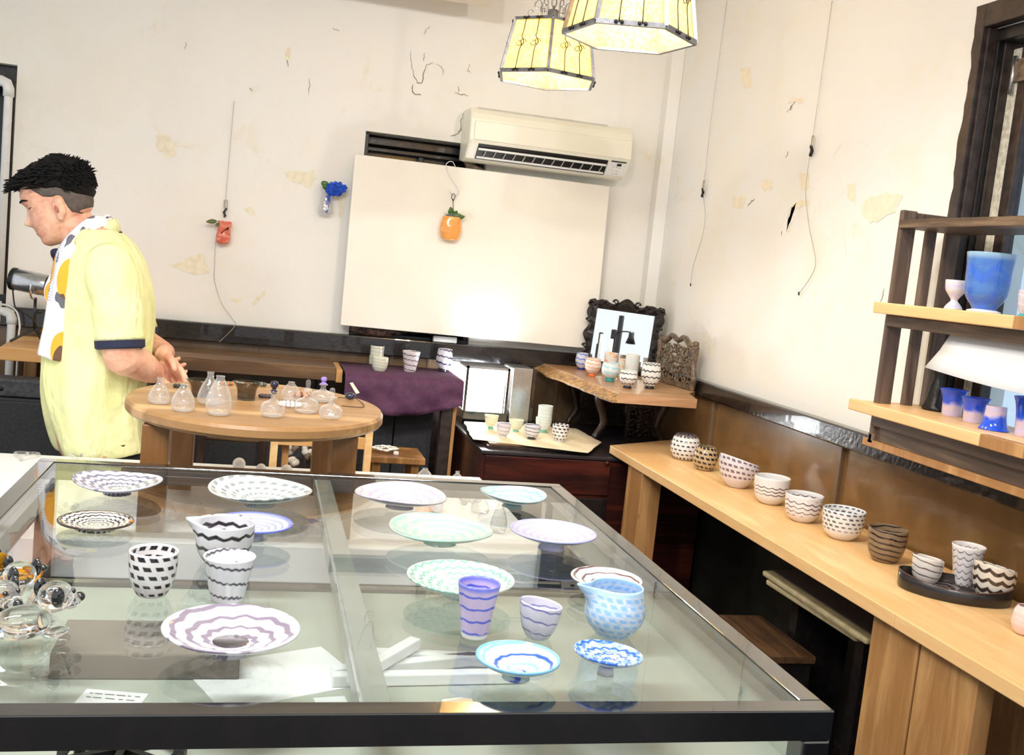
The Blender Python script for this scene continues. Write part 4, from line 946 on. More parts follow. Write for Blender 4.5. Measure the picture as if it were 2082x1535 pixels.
# --- carved screen in the corner behind the slab
def screen():
    t = thing('carved_screen', 'grey-brown openwork carved panel standing beside the mirror by the corner', 'carving', (1.752, 4.12, SZ1))
    T = Matrix.Translation((1.752, 4.12, SZ1 + 0.001)) @ Matrix.Rotation(PI / 2 + 0.10, 4, 'Z')
    def tr(bm): bmesh.ops.transform(bm, matrix=T, verts=bm.verts); return bm
    W, H = 0.32, 0.185
    top = [(-W / 2 + W * k / 16, H + 0.020 * math.sin(PI * k / 16) + 0.010 * math.cos(k * PI / 2.7)) for k in range(17)]
    obj('crest_rail', tr(tube(nb(), [(x, 0, z) for x, z in top], 0.012, 8)), M_['carve'], t, smooth=True)
    for s in (-1, 1): obj('side_post', tr(stube(nb(), [(s * W / 2, 0, 0), (s * (W / 2 + 0.008), 0, 0.05), (s * (W / 2 - 0.004), 0, 0.10), (s * W / 2, 0, H)], [0.012, 0.014, 0.011, 0.014], 8)), M_['carve'], t, smooth=True)
    obj('bottom_rail', tr(bar(nb(), (-W / 2, 0, 0.012), (W / 2, 0, 0.012), 0.012, 0.022)), M_['carve'], t)
    random.seed(11)
    for i in range(44):
        x, z = -W / 2 + 0.02 + (i % 11) * 0.028, 0.036 + (i // 11) * 0.040; r = random.uniform(0.017, 0.026); s = random.choice((-1, 1))
        pts = [(x + s * r * (1 - k / 12 * 0.75) * math.cos(k * 0.6 + i), 0.003 * math.sin(k), z + r * (1 - k / 12 * 0.75) * math.sin(k * 0.6 + i)) for k in range(12)]
        obj('tendril', tr(tube(nb(), pts, [0.0055, 0.004], 6)), M_['carve'], t, smooth=True)
screen()

# --- shelf rack by the window
t = thing('shelf_rack', 'weathered dark wooden rack with three plank shelves by the window', 'shelf', (1.7, 2.1, ZR))
xf, xb, ys = 1.640, 1.826, 2.475
def slat(x0, x1, y0, y1, z0, z1, m='post', name='side_slat'): return bxo(name, x0, x1, y0, y1, z0, z1, M_[m], t, 0.004)
zt = ax(1862, 425, xf).z
for (a, b) in ((xf, xf + 0.045), (xf + 0.082, xf + 0.112), (xf + 0.143, xb)): slat(a, b, ys - 0.018, ys, 1.075, zt - (0.02 if a > xf else 0.0), 'post')
slat(xf + 0.045, xb, ys - 0.020, ys + 0.002, zt - 0.045, zt - 0.004, 'posty', 'side_rail'); slat(xf + 0.045, xb, ys - 0.020, ys + 0.002, 1.40, 1.43, 'post', 'side_rail'); slat(xf, xb, ys - 0.024, ys + 0.004, 1.070, 1.10, 'post', 'side_rail')
for (a, b) in ((xf, xf + 0.045), (xf + 0.143, xb)): slat(a, b, 1.32, 1.345, 1.07, zt, 'post', 'side_slat')
zs = {'top': ax(1862, 455, xf - 0.005).z, 'mid': ax(1808, 616, 1.60).z, 'low': ax(1765, 820, 1.60).z}
obj('top_shelf', box(nb(), xf - 0.006, xb, 1.32, ys - 0.018 + 0.006, zs['top'] - 0.010, zs['top'] + 0.012), M_['posty'], t, bevel=0.002)
jy = ax(2060, 650, 1.60).y
for nm, yl in (('mid', 2.43 + 0.045), ('low', 2.53)):
    z = zs[nm]
    obj('front_board', box(nb(), 1.600, 1.622, jy if nm == 'mid' else jy + 0.05, yl, z - 0.030, z), M_['pine'], t, bevel=0.003)
    obj('end_block', box(nb(), 1.600, 1.622, (jy if nm == 'mid' else jy + 0.05) - 0.14, (jy if nm == 'mid' else jy + 0.05) - 0.001, z - 0.030, z), M_['pinev'], t, bevel=0.002)
    obj('shelf_plank', box(nb(), 1.622, xb, 1.345, yl - 0.02 if nm == 'low' else ys - 0.018, z - 0.014, z - 0.0005), M_['pine'], t, bevel=0.001)
    obj('under_rail', box(nb(), 1.632, 1.652, 1.345, ys - 0.018, z - 0.062, z - 0.031), M_['posty'], t, bevel=0.003)
obj('bottom_board', box(nb(), 1.640, xb, 1.345, 2.50, 1.062, 1.082), M_['pinev'], t, bevel=0.002)
obj('wavy_apron', loft(nb(), [[(1.648, y, 1.0825), (1.660, y, 1.0825 + 0.0 * y), (1.660, y, zs['low'] - 0.033), (1.648, y, zs['low'] - 0.033)] for y in (1.35, 2.45)]), M_['posty'], t)
# paper sheet hanging behind the middle shelf
bm = nb(); xs = 1.668
A, B = ax(1940, 675, xs), ax(1907, 752, xs - 0.03)
rings = []
for k in range(13):
    s = k / 12; y = 2.27 - 0.75 * s
    ztop = A.z + 0.0; zbm = B.z - 0.012 * math.sin(PI * s) - 0.01 * s
    yy = y
    rings.append([Vector((xs, yy - 0.04, zs['mid'] - 0.0625)), Vector((xs - 0.008, yy - 0.02, (ztop + zbm) / 2)), Vector((xs - 0.03 - 0.01 * math.sin(s * 5), yy, zbm))])
vs = [[bm.verts.new(p_) for p_ in r] for r in rings]
for a, b in zip(vs, vs[1:]):
    for i in range(2): bm.faces.new((a[i], b[i], b[i + 1], a[i + 1]))
o = obj('paper_sheet', bm, M_['paper'], None, smooth=True, loc=(xs, 2.0, B.z)); sd = o.modifiers.new('solid', 'SOLIDIFY'); sd.thickness = 0.0012
tag(o, 'large curled white paper sheet hanging under the middle rack shelf', 'paper')

# --- PVC pipes at the left niche
t = thing('white_pipe', 'white plastic pipe with an elbow inside the dark window niche', 'pipe', (-1.06, 4.66, 1.08))
e = ay(22, 168, 4.70); YP = 4.672
P = [Vector((-1.9, YP, e.z)), Vector((e.x - 0.03, YP, e.z)), Vector((e.x - 0.008, YP, e.z - 0.008)), Vector((e.x, YP, e.z - 0.03)), Vector((e.x, YP, 1.12))]
obj('pipe', tube(nb(), P, 0.017, 12), M_['pvc'], t, smooth=True)
obj('elbow', tube(nb(), [Vector((e.x - 0.055, YP, e.z)), P[1], P[2], P[3], Vector((e.x, YP, e.z - 0.06))], 0.022, 12), M_['pvc'], t, smooth=True)
t = thing('white_pipe', 'short white plastic pipe with a tee joint by the pale table', 'pipe', (-1.0, 4.62, 0.7))
e = ay(24, 634, 4.64)
obj('pipe', tube(nb(), [Vector((-1.6, 4.645, e.z)), Vector((e.x - 0.03, 4.645, e.z)), Vector((e.x - 0.008, 4.645, e.z - 0.008)), Vector((e.x, 4.645, e.z - 0.03)), Vector((e.x, 4.645, 0.0))], 0.017, 12), M_['pvc'], t, smooth=True)
obj('tee_joint', tube(nb(), [Vector((e.x - 0.055, 4.645, e.z - 0.045)), Vector((e.x - 0.055, 4.645, e.z + 0.04))], 0.014, 12), M_['pvc'], t, smooth=True)
obj('elbow', tube(nb(), [Vector((e.x - 0.03, 4.645, e.z)), Vector((e.x - 0.008, 4.645, e.z - 0.008)), Vector((e.x, 4.645, e.z - 0.03)), Vector((e.x, 4.645, e.z - 0.05))], 0.021, 12), M_['pvc'], t, smooth=True)
o = obj('white_cable', stube(nb(), [ay(0, 618, 4.63), ay(18, 622, 4.62), ay(34, 634, 4.612), ay(40, 660, 4.61), ay(38, 685, 4.61), ay(33, 770, 4.61)], 0.004, 8), M_['pvc'], None, smooth=True, loc=ay(40, 660, 4.61)); tag(o, 'thin white cable curving past the pipe elbow', 'cable')
# --- silver spotlight
sp = ay(68, 575, 4.40); b0 = ay(68, 684, 4.40); zs0 = 0.958
t = thing('spotlight', 'silver cylindrical spotlight on a black tripod standing on the pale table', 'spotlight', (b0.x, 4.40, zs0))
ax_ = Vector((1, -0.25, -0.10)).normalized()
c = sp + Vector((0.0, 0, 0))
obj('lamp_body', tube(nb(), [c - ax_ * 0.075, c - ax_ * 0.07, c + ax_ * 0.06, c + ax_ * 0.065], [0.036, 0.043, 0.043, 0.040], 24), M_['silver'], t, smooth=True)
obj('rear_cap', tube(nb(), [c - ax_ * 0.083, c - ax_ * 0.070], 0.045, 24), M_['black'], t)
obj('lens_rim', tube(nb(), [c + ax_ * 0.062, c + ax_ * 0.072], 0.045, 24), M_['blackiron'], t)
zj = ay(70, 605, 4.40).z
obj('yoke', stube(nb(), [c + Vector((0, -0.044, 0)), c + Vector((0, -0.046, -0.03)), Vector((c.x, 4.38, zj)), Vector((c.x + 0.01, 4.40, zj - 0.005))], 0.004, 8), M_['silver'], t, smooth=True)
obj('stand_pole', tube(nb(), [Vector((c.x + 0.01, 4.40, zj)), Vector((c.x + 0.012, 4.40, zs0 + 0.05))], 0.006, 10), M_['black'], t, smooth=True)
bm = nb(); ell(bm, Vector((c.x + 0.03, 4.39, (zj * 0.7 + zs0 * 0.3))), 0.012, 0.008, 0.008); obj('clamp_knob', bm, M_['black'], t, smooth=True)
for (dx, dy) in ((-0.075, -0.05), (0.08, -0.03), (0.01, 0.09)): obj('tripod_leg', tube(nb(), [Vector((c.x + 0.012, 4.40, zs0 + 0.055)), Vector((c.x + 0.012 + dx, 4.40 + dy, zs0 + 0.004))], 0.005, 8), M_['black'], t)
obj('power_cord', stube(nb(), [c - ax_ * 0.08 + Vector((0, -0.01, -0.03)), c + Vector((-0.055, -0.03, -0.10)), Vector((c.x - 0.02, 4.36, zj - 0.06)), Vector((c.x + 0.02, 4.38, zs0 + 0.08)), Vector((c.x + 0.05, 4.38, zs0 + 0.005))], 0.003, 6), M_['black'], t, smooth=True)
light('spotlight_beam', 'SPOT', c + ax_ * 0.08, c + ax_ + Vector((0, -0.15, -0.75)), 14, 0.03, (1, 0.97, 0.92), spot=1.4, blend=0.7)

# --- chairs and stool between counter and wall
YCH = 3.62
t = thing('folding_chair', 'pale wooden folding chair behind the low round table', 'chair', (0.35, YCH, 0))
def wb(name, a, b, w_, d_, m='pinev', up=(0, 1, 0)): return obj(name, bar(nb(), a, b, w_, d_, up), M_[m], t, bevel=0.002)
l0, l1 = ay(560, 872, YCH), ay(552, 975, YCH); r0, r1 = ay(752, 868, YCH), ay(742, 985, YCH)
tz = 0.86
for (p_, q_) in ((l0, l1), (r0, r1)):
    wb('post', (q_.x, YCH, 0), (p_.x, YCH, tz + 0.04), 0.026, 0.020, 'pine')
rz = ay(625, 895, YCH).z
wb('back_rail', (l0.x + 0.01, YCH, rz), (r0.x - 0.01, YCH, rz), 0.042, 0.014, 'pinex'); wb('back_rail', (l0.x + 0.01, YCH, rz - 0.17), (r0.x - 0.01, YCH, rz - 0.17), 0.03, 0.014, 'pinex')
for x in (l0.x + 0.045, r0.x - 0.045): wb('rear_post', (x, YCH + 0.10, 0), (x - 0.004, YCH + 0.04, tz - 0.04), 0.024, 0.018, 'pinev')
bxo('seat', l0.x + 0.01, r0.x - 0.01, YCH + 0.03, YCH + 0.33, 0.43, 0.45, M_['pinex'], t)
for x in (l0.x + 0.03, r0.x - 0.03): bxo('leg', x - 0.012, x + 0.012, YCH + 0.29, YCH + 0.32, 0, 0.43, M_['pinev'], t)
t = thing('cane_chair', 'dark brown chair back with a cane rail near the padded chest', 'chair', (0.0, 3.72, 0))
YC2 = 3.72
for (xa, xb_) in ((414, 404), (538, 530)):
    a, b = ay(xa, 870, YC2), ay(xb_, 950, YC2); obj('post', bar(nb(), (b.x, YC2, 0), (a.x, YC2, 0.92), 0.028, 0.024, (0, 1, 0)), M_['walnut'], t, bevel=0.003)
a, b = ay(412, 886, YC2), ay(532, 898, YC2); obj('cane_rail', tube(nb(), [(a.x, YC2, (a.z + b.z) / 2 + 0.002), (b.x, YC2, (a.z + b.z) / 2)], 0.010, 10), M_['bench'], t, smooth=True)
bxo('seat', a.x, b.x, YC2 + 0.02, YC2 + 0.34, 0.42, 0.445, M_['walnut'], t); bxo('top_rail', a.x - 0.01, b.x + 0.02, YC2 - 0.012, YC2 + 0.012, 0.90, 0.94, M_['walnut'], t)
for x in (a.x + 0.02, b.x - 0.02): bxo('leg', x - 0.014, x + 0.014, YC2 + 0.30, YC2 + 0.33, 0, 0.42, M_['walnut'], t)
# --- small stool with cable
ST = 0.60
q1, q2 = az(752, 930, ST), az(862, 938, ST)
YS0 = 3.86
xa, xb_ = ay(750, 930, YS0).x, ay(866, 930, YS0).x; zs_ = ay(800, 930, YS0).z
t = thing('low_stool', 'small brown wooden stool holding a white cable', 'stool', ((xa + xb_) / 2, YS0 + 0.1, 0))
obj('seat', box(nb(), xa, xb_, YS0, YS0 + 0.22, zs_ - 0.025, zs_), M_['oakv'], t, bevel=0.003)
for (x, y) in ((xa + 0.02, YS0 + 0.02), (xb_ - 0.05, YS0 + 0.02), (xa + 0.02, YS0 + 0.17), (xb_ - 0.05, YS0 + 0.17)): legbar(t, x, x + 0.03, y, y + 0.03, 0, zs_ - 0.025, M_['oakv'])
random.seed(21); c = Vector(((xa + xb_) / 2 - 0.04, YS0 + 0.08, zs_ + 0.006)); pts = []
for i in range(44):
    a = i * 0.62; r = 0.03 + 0.014 * math.sin(i * 1.7); pts.append(c + Vector((r * 1.3 * math.cos(a), r * math.sin(a), 0.006 + 0.010 * abs(math.sin(i * 0.9)))))
t = thing('coiled_cable', 'white cable coiled with its plug on the small stool', 'cable', (c.x, c.y, zs_))
obj('cord', stube(nb(), pts, 0.0025, 5, 3), M_['pvc'], t, smooth=True); obj('plug', box(nb(), c.x + 0.03, c.x + 0.05, c.y - 0.035, c.y - 0.018, zs_ + 0.0005, zs_ + 0.014), M_['pvc'], t, bevel=0.003)
# --- dried flowers in a dark pot
p = ay(628, 960, 4.10); z0 = p.z
t = thing('dried_flower_bunch', 'bunch of dried cotton bolls in a dark pot behind the folding chair', 'dried flowers', (p.x, 4.10, 0))
obj('pot', rev([(0.06, 0), (0.09, 0.2), (0.08, 0.42), (0.07, 0.5), (0.06, 0.5), (0.05, 0.3), (0.001, 0.3)], 24, fn=lambda p_, a, r, z: p_ + Vector((p.x, 4.10, 0))), M_['dark'], t)
random.seed(4); cot = plain('cotton_boll', srgb(206, 200, 190), 0.9, var=0.1, scale=60)
for i in range(16):
    e = ay(random.uniform(580, 668), random.uniform(905, 952), 4.10 + random.uniform(-0.08, 0.08))
    sm = obj('stalk', stube(nb(), [(p.x + random.uniform(-.03, .03), 4.10, 0.45), (p.x + (e.x - p.x) * 0.5, 4.10, (0.5 + e.z) / 2 + 0.05), e], 0.002, 5, 4), M_['walnut'], t)
    bm = nb(); s = random.uniform(0.014, 0.024)
    for j_ in range(4): ell(bm, e + Vector((random.uniform(-1, 1), random.uniform(-1, 1), random.uniform(-1, 1))) * s * 0.5, s * 0.7, s * 0.7, s * 0.7, u=8, v=6)
    obj('boll', bm, cot if i % 3 else M_['carve'], sm, smooth=True)
# dark sideboard under the brown bench
t = thing('black_sideboard', 'black panelled sideboard under the brown plank bench', 'sideboard', (0.3, 4.5, 0))
bxo('carcass', -0.30, 0.370, 4.32, 4.60, 0.0, 0.80, M_['dark'], t, 0.003)
for k in range(2): bxo('door', -0.29 + 0.33 * k, -0.29 + 0.33 * k + 0.32, 4.308, 4.32, 0.05, 0.78, M_['dark'], t, 0.004)

# ================================================================== GLASSWARE
SH = {'tumbler': [(0.58, 0), (0.64, 0.06), (0.78, 0.45), (0.92, 0.8), (1.0, 1)], 'cup': [(0.55, 0), (0.66, 0.05), (0.88, 0.3), (0.98, 0.65), (1.0, 1)], 'bowl': [(0.42, 0), (0.58, 0.04), (0.86, 0.26), (0.98, 0.6), (1.0, 1)],
      'globe': [(0.45, 0), (0.70, 0.06), (0.95, 0.30), (1.0, 0.52), (0.90, 0.80), (0.72, 0.97), (0.68, 1)], 'straight': [(0.92, 0), (0.97, 0.05), (0.98, 0.5), (1.0, 1)], 'flare': [(0.62, 0), (0.62, 0.1), (0.66, 0.5), (0.78, 0.8), (1.0, 1)],
      'urn': [(0.50, 0), (0.62, 0.06), (0.92, 0.3), (1.0, 0.55), (0.92, 0.8), (0.86, 1)], 'wide': [(0.40, 0), (0.55, 0.05), (0.80, 0.35), (0.95, 0.75), (1.0, 1)], 'deep': [(0.34, 0), (0.48, 0.04), (0.8, 0.35), (0.97, 0.75), (0.94, 1)]}
def place(x, by, z, rb):
    p = az(x, by, z); d = Vector((p.x, p.y, 0)).normalized(); return p + d * rb
WHITE = srgb(242, 240, 242); BLK = srgb(34, 28, 34)
def ves(shape, x, by, z, wpx, hpx, m, label, group, name='glass_cup', cat='cup', wall=0.0026, foot=None, tiltx=0, spout=None, rimwave=0.0, seg=44, rise=0.0, cut=0.0, turn=None):
    p0 = az(x, by, z); k = mpp(p0); R = wpx * k / 2; sh = SH[shape]; rb = sh[0][0] * R
    P = place(x, by, z, rb); k = mpp(P); R = wpx * k / 2; H = hpx * k
    fz = 0.0; ft = None
    if foot: fz = foot[1] * k; H -= fz
    seed = random.uniform(0, 9)
    def fn(p, a, r, zz):
        if rimwave and zz > H * 0.3: p = p + Vector((0, 0, rimwave * H * math.sin(2 * a + seed) * ((zz / H) - 0.3)))
        if cut and zz > H * 0.3: p = p + Vector((0, 0, cut * H * math.cos(a - 0.2) * ((zz / H) - 0.3)))
        if spout:
            d = math.atan2(math.sin(a - spout[0]), math.cos(a - spout[0])); g = math.exp(-(d / 0.30) ** 2) * max(0, (zz / H - 0.62) / 0.38) ** 1.3
            p = p + Vector((math.cos(spout[0]), math.sin(spout[0]), 0.10)) * (g * spout[1] * R)
        return p + Vector((0, 0, fz))
    pr = curve1([(r * R, q * H) for r, q in sh], 5)
    bm = vessel_bm(pr, wall, seg, fn, base_t=max(0.004, 0.06 * H))
    if foot:
        o = thing(name, label, cat, P, group); b = obj('cup_body', bm, m, o, loc=P, local=True)
        rf = sh[0][0] * R
        obj('foot', rev([(0.001, 0), (rf * 0.95, 0), (rf * 1.08, fz * 0.2), (rf * 0.8, fz * 0.75), (rf * 0.92, fz + 0.002), (0.001, fz + 0.002)], 28), foot[0], o, loc=P, local=True)
    else:
        o = obj(name, bm, m, None, loc=P, local=True); tag(o, label, cat, group)
    o.rotation_euler = (tiltx, 0, turn if turn is not None else (0 if (spout or cut) else random.uniform(0, 6)))
    return o
def plt(cx, cy, wpx, z, m, label, group, h=0.022, footr=0.30, flat=False, tilt=(0, 0), name='glass_plate', center=None, wave=0.0, foot_h=0.006, footm=None):
    P = az(cx, cy, z + h); k = mpp(P); R = wpx * k / 2; P = Vector((P.x, P.y, z))
    if flat: pts = [(footr * R, 0), (footr * R * 1.02, foot_h * 0.5), (0.70 * R, h * 0.62), (R, h)]
    else: pts = [(footr * R * 1.05, 0), (footr * R, foot_h), (0.62 * R, foot_h + (h - foot_h) * 0.38), (0.86 * R, foot_h + (h - foot_h) * 0.72), (R, h)]
    pr = curve1(pts, 5); th = 0.0032
    inner = [(max(r - 0.0006, 0.0012), zz + th) for r, zz in pr if r > footr * R * 1.06][::-1]
    full = [(0.001, 0.0)] + pr + [(R * 1.004, h + th * 0.6)] + inner + [(footr * R * 0.6, pr[5][1] + th), (0.001, pr[5][1] + th)]
    sd = random.uniform(0, 9)
    def fn(p, a, r, zz): return p + Vector((0, 0, wave * h * math.sin(2 * a + sd) * (r / R) ** 2))
    bm = rev(full, 64, fn=fn, mode='r')
    if footm is not None:
        o = thing(name, label, 'plate', P, group); obj('plate_dish', bm, m, o, loc=P, local=True)
        obj('foot', rev([(0.001, 0), (footr * R * 1.1, 0), (footr * R * 0.9, foot_h), (0.001, foot_h)], 28), footm, o, loc=P, local=True)
    else:
        o = obj(name, bm, m, None, loc=P, local=True); tag(o, label, 'plate', group)
    lift = abs(math.sin(tilt[0])) * footr * R + abs(math.sin(tilt[1])) * footr * R
    o.rotation_euler = (tilt[0], tilt[1], 0); o.location.z += lift
    return o
GT = GZ - 0.0006
G1 = 'plates on the glass table'; G2 = 'cups on the glass table'
LAV = srgb(196, 196, 240); PW = srgb(232, 232, 238)
plt(240, 977, 173, GT, vmat('p_lavgrey', srgb(226, 226, 240), srgb(120, 118, 138), 5, 18, 0.35, 0.42, 1, 0.0, clear=0.12), 'white plate with grey zigzag rings on the glass, beside the man', G1, 0.024, 0.3, wave=0.15)
plt(530, 994, 206, GT, vmat('p_facet', srgb(240, 243, 242), srgb(140, 152, 154), 5, 22, 0.6, 0.45, 2, 0.55, clear=0.15), 'big white plate with grey diamond facets, in front of the round table', G1, 0.030, 0.28, wave=0.1)
plt(195, 1059, 146, GT, vmat('p_spiralbrown', srgb(226, 222, 216), srgb(48, 38, 34), 7, 22, 0.35, 0.42, 2, 0.0, rim=srgb(60, 46, 40)), 'flat plate with tight black and white spiral rings and an orange fleck', G1, 0.012, 0.55, flat=True)
fp = [q for q in bpy.data.objects if q.get('label', '').startswith('flat plate with tight black')][0]; Rf = max(v.co.x for v in fp.data.vertices); bm = nb()
ell(bm, fp.location + Vector((Rf * 0.93, -Rf * 0.08, 0.0150)), Rf * 0.07, Rf * 0.09, 0.0016); obj('orange_fleck', bm, plain('orange_glass_fleck', srgb(226, 120, 50), 0.1), fp, smooth=True)
plt(515, 1064, 158, GT, vmat('p_bluerim', srgb(214, 216, 244), srgb(150, 156, 220), 6, 8, 0.1, 0.3, 1, rim=srgb(104, 118, 214), clear=0.08), 'pale lavender plate with a thin blue rim and clear foot', G1, 0.026, 0.30, foot_h=0.013, footm=M_['clear'])
plt(815, 1004, 186, GT, vmat('p_lilac', srgb(238, 236, 240), srgb(188, 180, 206), 5, 16, 0.3, 0.35, 2, clear=0.25), 'clear-rimmed white plate with faint lilac rings', G1, 0.026, 0.3, wave=0.12)
plt(1044, 1004, 136, GT, vmat('p_aqua', srgb(232, 242, 242), srgb(150, 206, 214), 4, 10, 0.3, 0.3, 1, mott=0.6, clear=0.15), 'small pale aqua white plate at the table corner next to the maroon chest', G1, 0.026, 0.3, wave=0.1)
plt(897, 1074, 212, GT, vmat('p_mint', srgb(226, 240, 234), srgb(164, 212, 194), 5, 8, 0.2, 0.4, 2, clear=0.38), 'translucent mint green plate with soft swirls', G1, 0.026, 0.3, wave=0.08)
plt(1125, 1081, 177, GT, vmat('p_lav2', srgb(222, 220, 240), srgb(184, 182, 224), 6, 6, 0.1, 0.4, 1.0, rim=srgb(182, 184, 234), clear=0.1), 'lavender shallow dish on a tapering foot facing the wall bench', G1, 0.030, 0.30, foot_h=0.012)
plt(937, 1174, 220, GT, vmat('p_greenspiral', srgb(238, 244, 240), srgb(132, 184, 170), 6, 24, 0.4, 0.34, 2, clear=0.25), 'large white and green ringed plate with a clear centre', G1, 0.028, 0.28)
plt(1233, 1177, 146, GT, vmat('p_pinkspiral', srgb(240, 228, 232), srgb(96, 62, 70), 4, 10, 0.12, 0.24, 2), 'pink-white plate with a thin dark spiral behind the blue pitcher', G1, 0.020, 0.35)
plt(471, 1278, 273, GT, vmat('p_bigspiral', srgb(240, 238, 246), srgb(128, 118, 136), 4.0, 12, 0.22, 0.36, 2, clear=0.06), 'largest white plate with grey spiral bands and a dark centre', G1, 0.030, 0.26, foot_h=0.010)
Pd = az(495, 1297, GT + 0.014); bm = nb(); obj('dark_centre', rev([(0.001, 0.0115), (0.024, 0.0125), (0.022, 0.0145), (0.001, 0.014)], 28), plain('dark_glass_centre', srgb(74, 70, 78), 0.06, coat=0.5, var=0.4, scale=30), bpy.data.objects[[o.name for o in bpy.data.objects if o.get('label', '').startswith('largest white plate')][0]], local=True); bm.free()
plt(1053, 1338, 173, GT, vmat('p_bluespiral', srgb(214, 236, 238), srgb(52, 92, 200), 3.2, 14, 0.06, 0.26, 2, rim=srgb(120, 180, 220), second=srgb(140, 190, 190)), 'aqua plate with a bold blue spiral beside the mottled one', G1, 0.024, 0.32)
plt(1235, 1331, 143, GT, vmat('p_bluemott', srgb(206, 228, 246), srgb(40, 100, 210), 4, 16, 0.3, 0.3, 2, mott=0.8), 'small blue mottled plate tipped on a white foot', G1, 0.026, 0.22, tilt=(-0.04, 0.05), foot_h=0.012, footm=plain('white_glass_foot', srgb(232, 234, 240), 0.1))
chk = vmat('c_check', WHITE, BLK, 5, 12, 0.30, 0.44, 0.0, 0.62)
ves('cup', 307, 1217, GT, 96, 92, chk, 'white glass cup with rows of black diamonds on the glass table', G2)
ves('cup', 452, 1152, GT, 118, 84, vmat('c_zig', srgb(226, 226, 232), BLK, 3.2, 12, 0.20, 0.26, 0.0), 'grey-white pitcher with black zigzag bands and a pouring lip', G2, 'glass_pitcher', 'pitcher', spout=(PI - 0.1, 0.35))
ves('tumbler', 460, 1229, GT, 104, 92, vmat('c_thin', srgb(240, 240, 246), srgb(70, 64, 78), 3.0, 20, 0.10, 0.16, 1.0, foot=srgb(226, 228, 234), clear=0.05), 'white tumbler with thin wavy grey threads beside the lipped pitcher', G2)
ves('tumbler', 963, 1302, GT, 87, 112, vmat('c_purple', srgb(206, 190, 226), srgb(76, 92, 204), 4.2, 7, 0.10, 0.16, 0.0, rim=srgb(112, 118, 216), foot=srgb(228, 226, 222), scallop=True), 'tall lilac tumbler with blue scalloped threads', G2)
ves('wide', 1092, 1302, GT, 89, 72, vmat('c_lilac', srgb(224, 222, 238), srgb(110, 108, 168), 3.0, 9, 0.1, 0.12, 1.0, clear=0.06), 'small pale lavender cup with faint purple threads', G2, cut=-0.10)
ves('urn', 1243, 1302, GT, 124, 104, vmat('c_bluepitcher', srgb(216, 230, 246), srgb(140, 184, 232), 8, 18, 0.3, 0.5, 1.0, 0.6, mott=0.5, clear=0.05, rim=srgb(176, 214, 240)), 'round pale blue dimpled pitcher with a pointed lip', G2, 'glass_pitcher', 'pitcher', spout=(PI + 0.10, 0.62))
# glass dogs at the left edge
def dog(px, py, s, yaw, label, amber=False):
    P = az(px, py, GT); t = thing('glass_dog', label, 'figurine', P, 'glass dogs'); T = Matrix.Rotation(yaw, 3, 'Z')
    w = lambda x, y, z: P + T @ (Vector((x, y, z)) * s)
    def blob(parts, name, m, par):
        bm = nb()
        for (c, r) in parts: ell(bm, w(*c), r[0] * s, r[1] * s, r[2] * s, T, 20, 14)
        return obj(name, bm, m, par, smooth=True)
    m = M_['solid'] if not amber else M_['ambersolid']
    blob([((0.020, 0, 0.020), (0.034, 0.024, 0.0196))], 'body', m, t); hd = blob([((-0.018, 0, 0.044), (0.021, 0.020, 0.018)), ((-0.036, 0, 0.036), (0.012, 0.013, 0.010))], 'head', m, t)
    for sd in (-1, 1):
        blob([((-0.010, sd * 0.021, 0.050), (0.008, 0.005, 0.012))], 'ear', M_['blackglass'], hd); blob([((-0.034, sd * 0.009, 0.050), (0.0035, 0.0035, 0.0035))], 'eye', M_['blackglass'], hd)
        blob([((-0.012, sd * 0.017, 0.0075), (0.016, 0.007, 0.007))], 'paw', m, t)
    blob([((-0.048, 0, 0.038), (0.0062, 0.0062, 0.0058))], 'nose', M_['blackglass'], hd); blob([((0.056, 0, 0.026), (0.007, 0.007, 0.006))], 'tail', M_['blackglass'], t)
M_['ambersolid'] = glass_solid('amber_glass', srgb(255, 214, 120))
dog(78, 1292, 1.0, -2.5, 'clear glass dog figurine with black nose and ears, nearest the front rail')
dog(60, 1240, 0.95, -0.5, 'clear glass dog figurine lying just behind its twin')
dog(-14, 1266, 0.9, 2.4, 'black-eared clear glass dog against the side rail')
dog(16, 1196, 0.8, 0.6, 'amber-tinted glass dog figurine behind the clear ones', True)

# --- on the low white counter, seen over and through the glass
G3 = 'clear glass pieces on the white counter'
SH['bottle'] = [(0.55, 0), (0.86, 0.06), (1.0, 0.30), (0.90, 0.50), (0.62, 0.74), (0.38, 0.89), (0.31, 0.95), (0.35, 1)]
SH['bottle2'] = [(0.6, 0), (0.9, 0.05), (1.0, 0.25), (0.72, 0.56), (0.34, 0.80), (0.27, 0.9), (0.31, 1)]
SH['flask'] = [(0.55, 0), (0.88, 0.08), (1.0, 0.30), (0.85, 0.52), (0.35, 0.66), (0.24, 0.72), (0.24, 0.92), (0.36, 0.95), (0.36, 1)]
random.seed(31)
def heart(x, y, label):
    P = az(x, y, PZ); k = mpp(P); pts = []
    for i in range(29):
        a = 2 * PI * i / 28; pts.append(P + Vector((22 * k * math.sin(a) ** 3, 40 * k * (0.7 * math.cos(a) - 0.3 * math.cos(2 * a)), 0.006)))
    o = obj('glass_heart', tube(nb(), pts, 0.0055, 10), M_['clear'], None, smooth=True, loc=P); tag(o, label, 'ornament', 'glass hearts')
heart(163, 932, 'open clear glass heart near the back edge of the white counter'); heart(130, 1035, 'open clear glass heart seen through the glass table'); heart(52, 930, 'open clear glass heart on the counter in front of the padded chest')
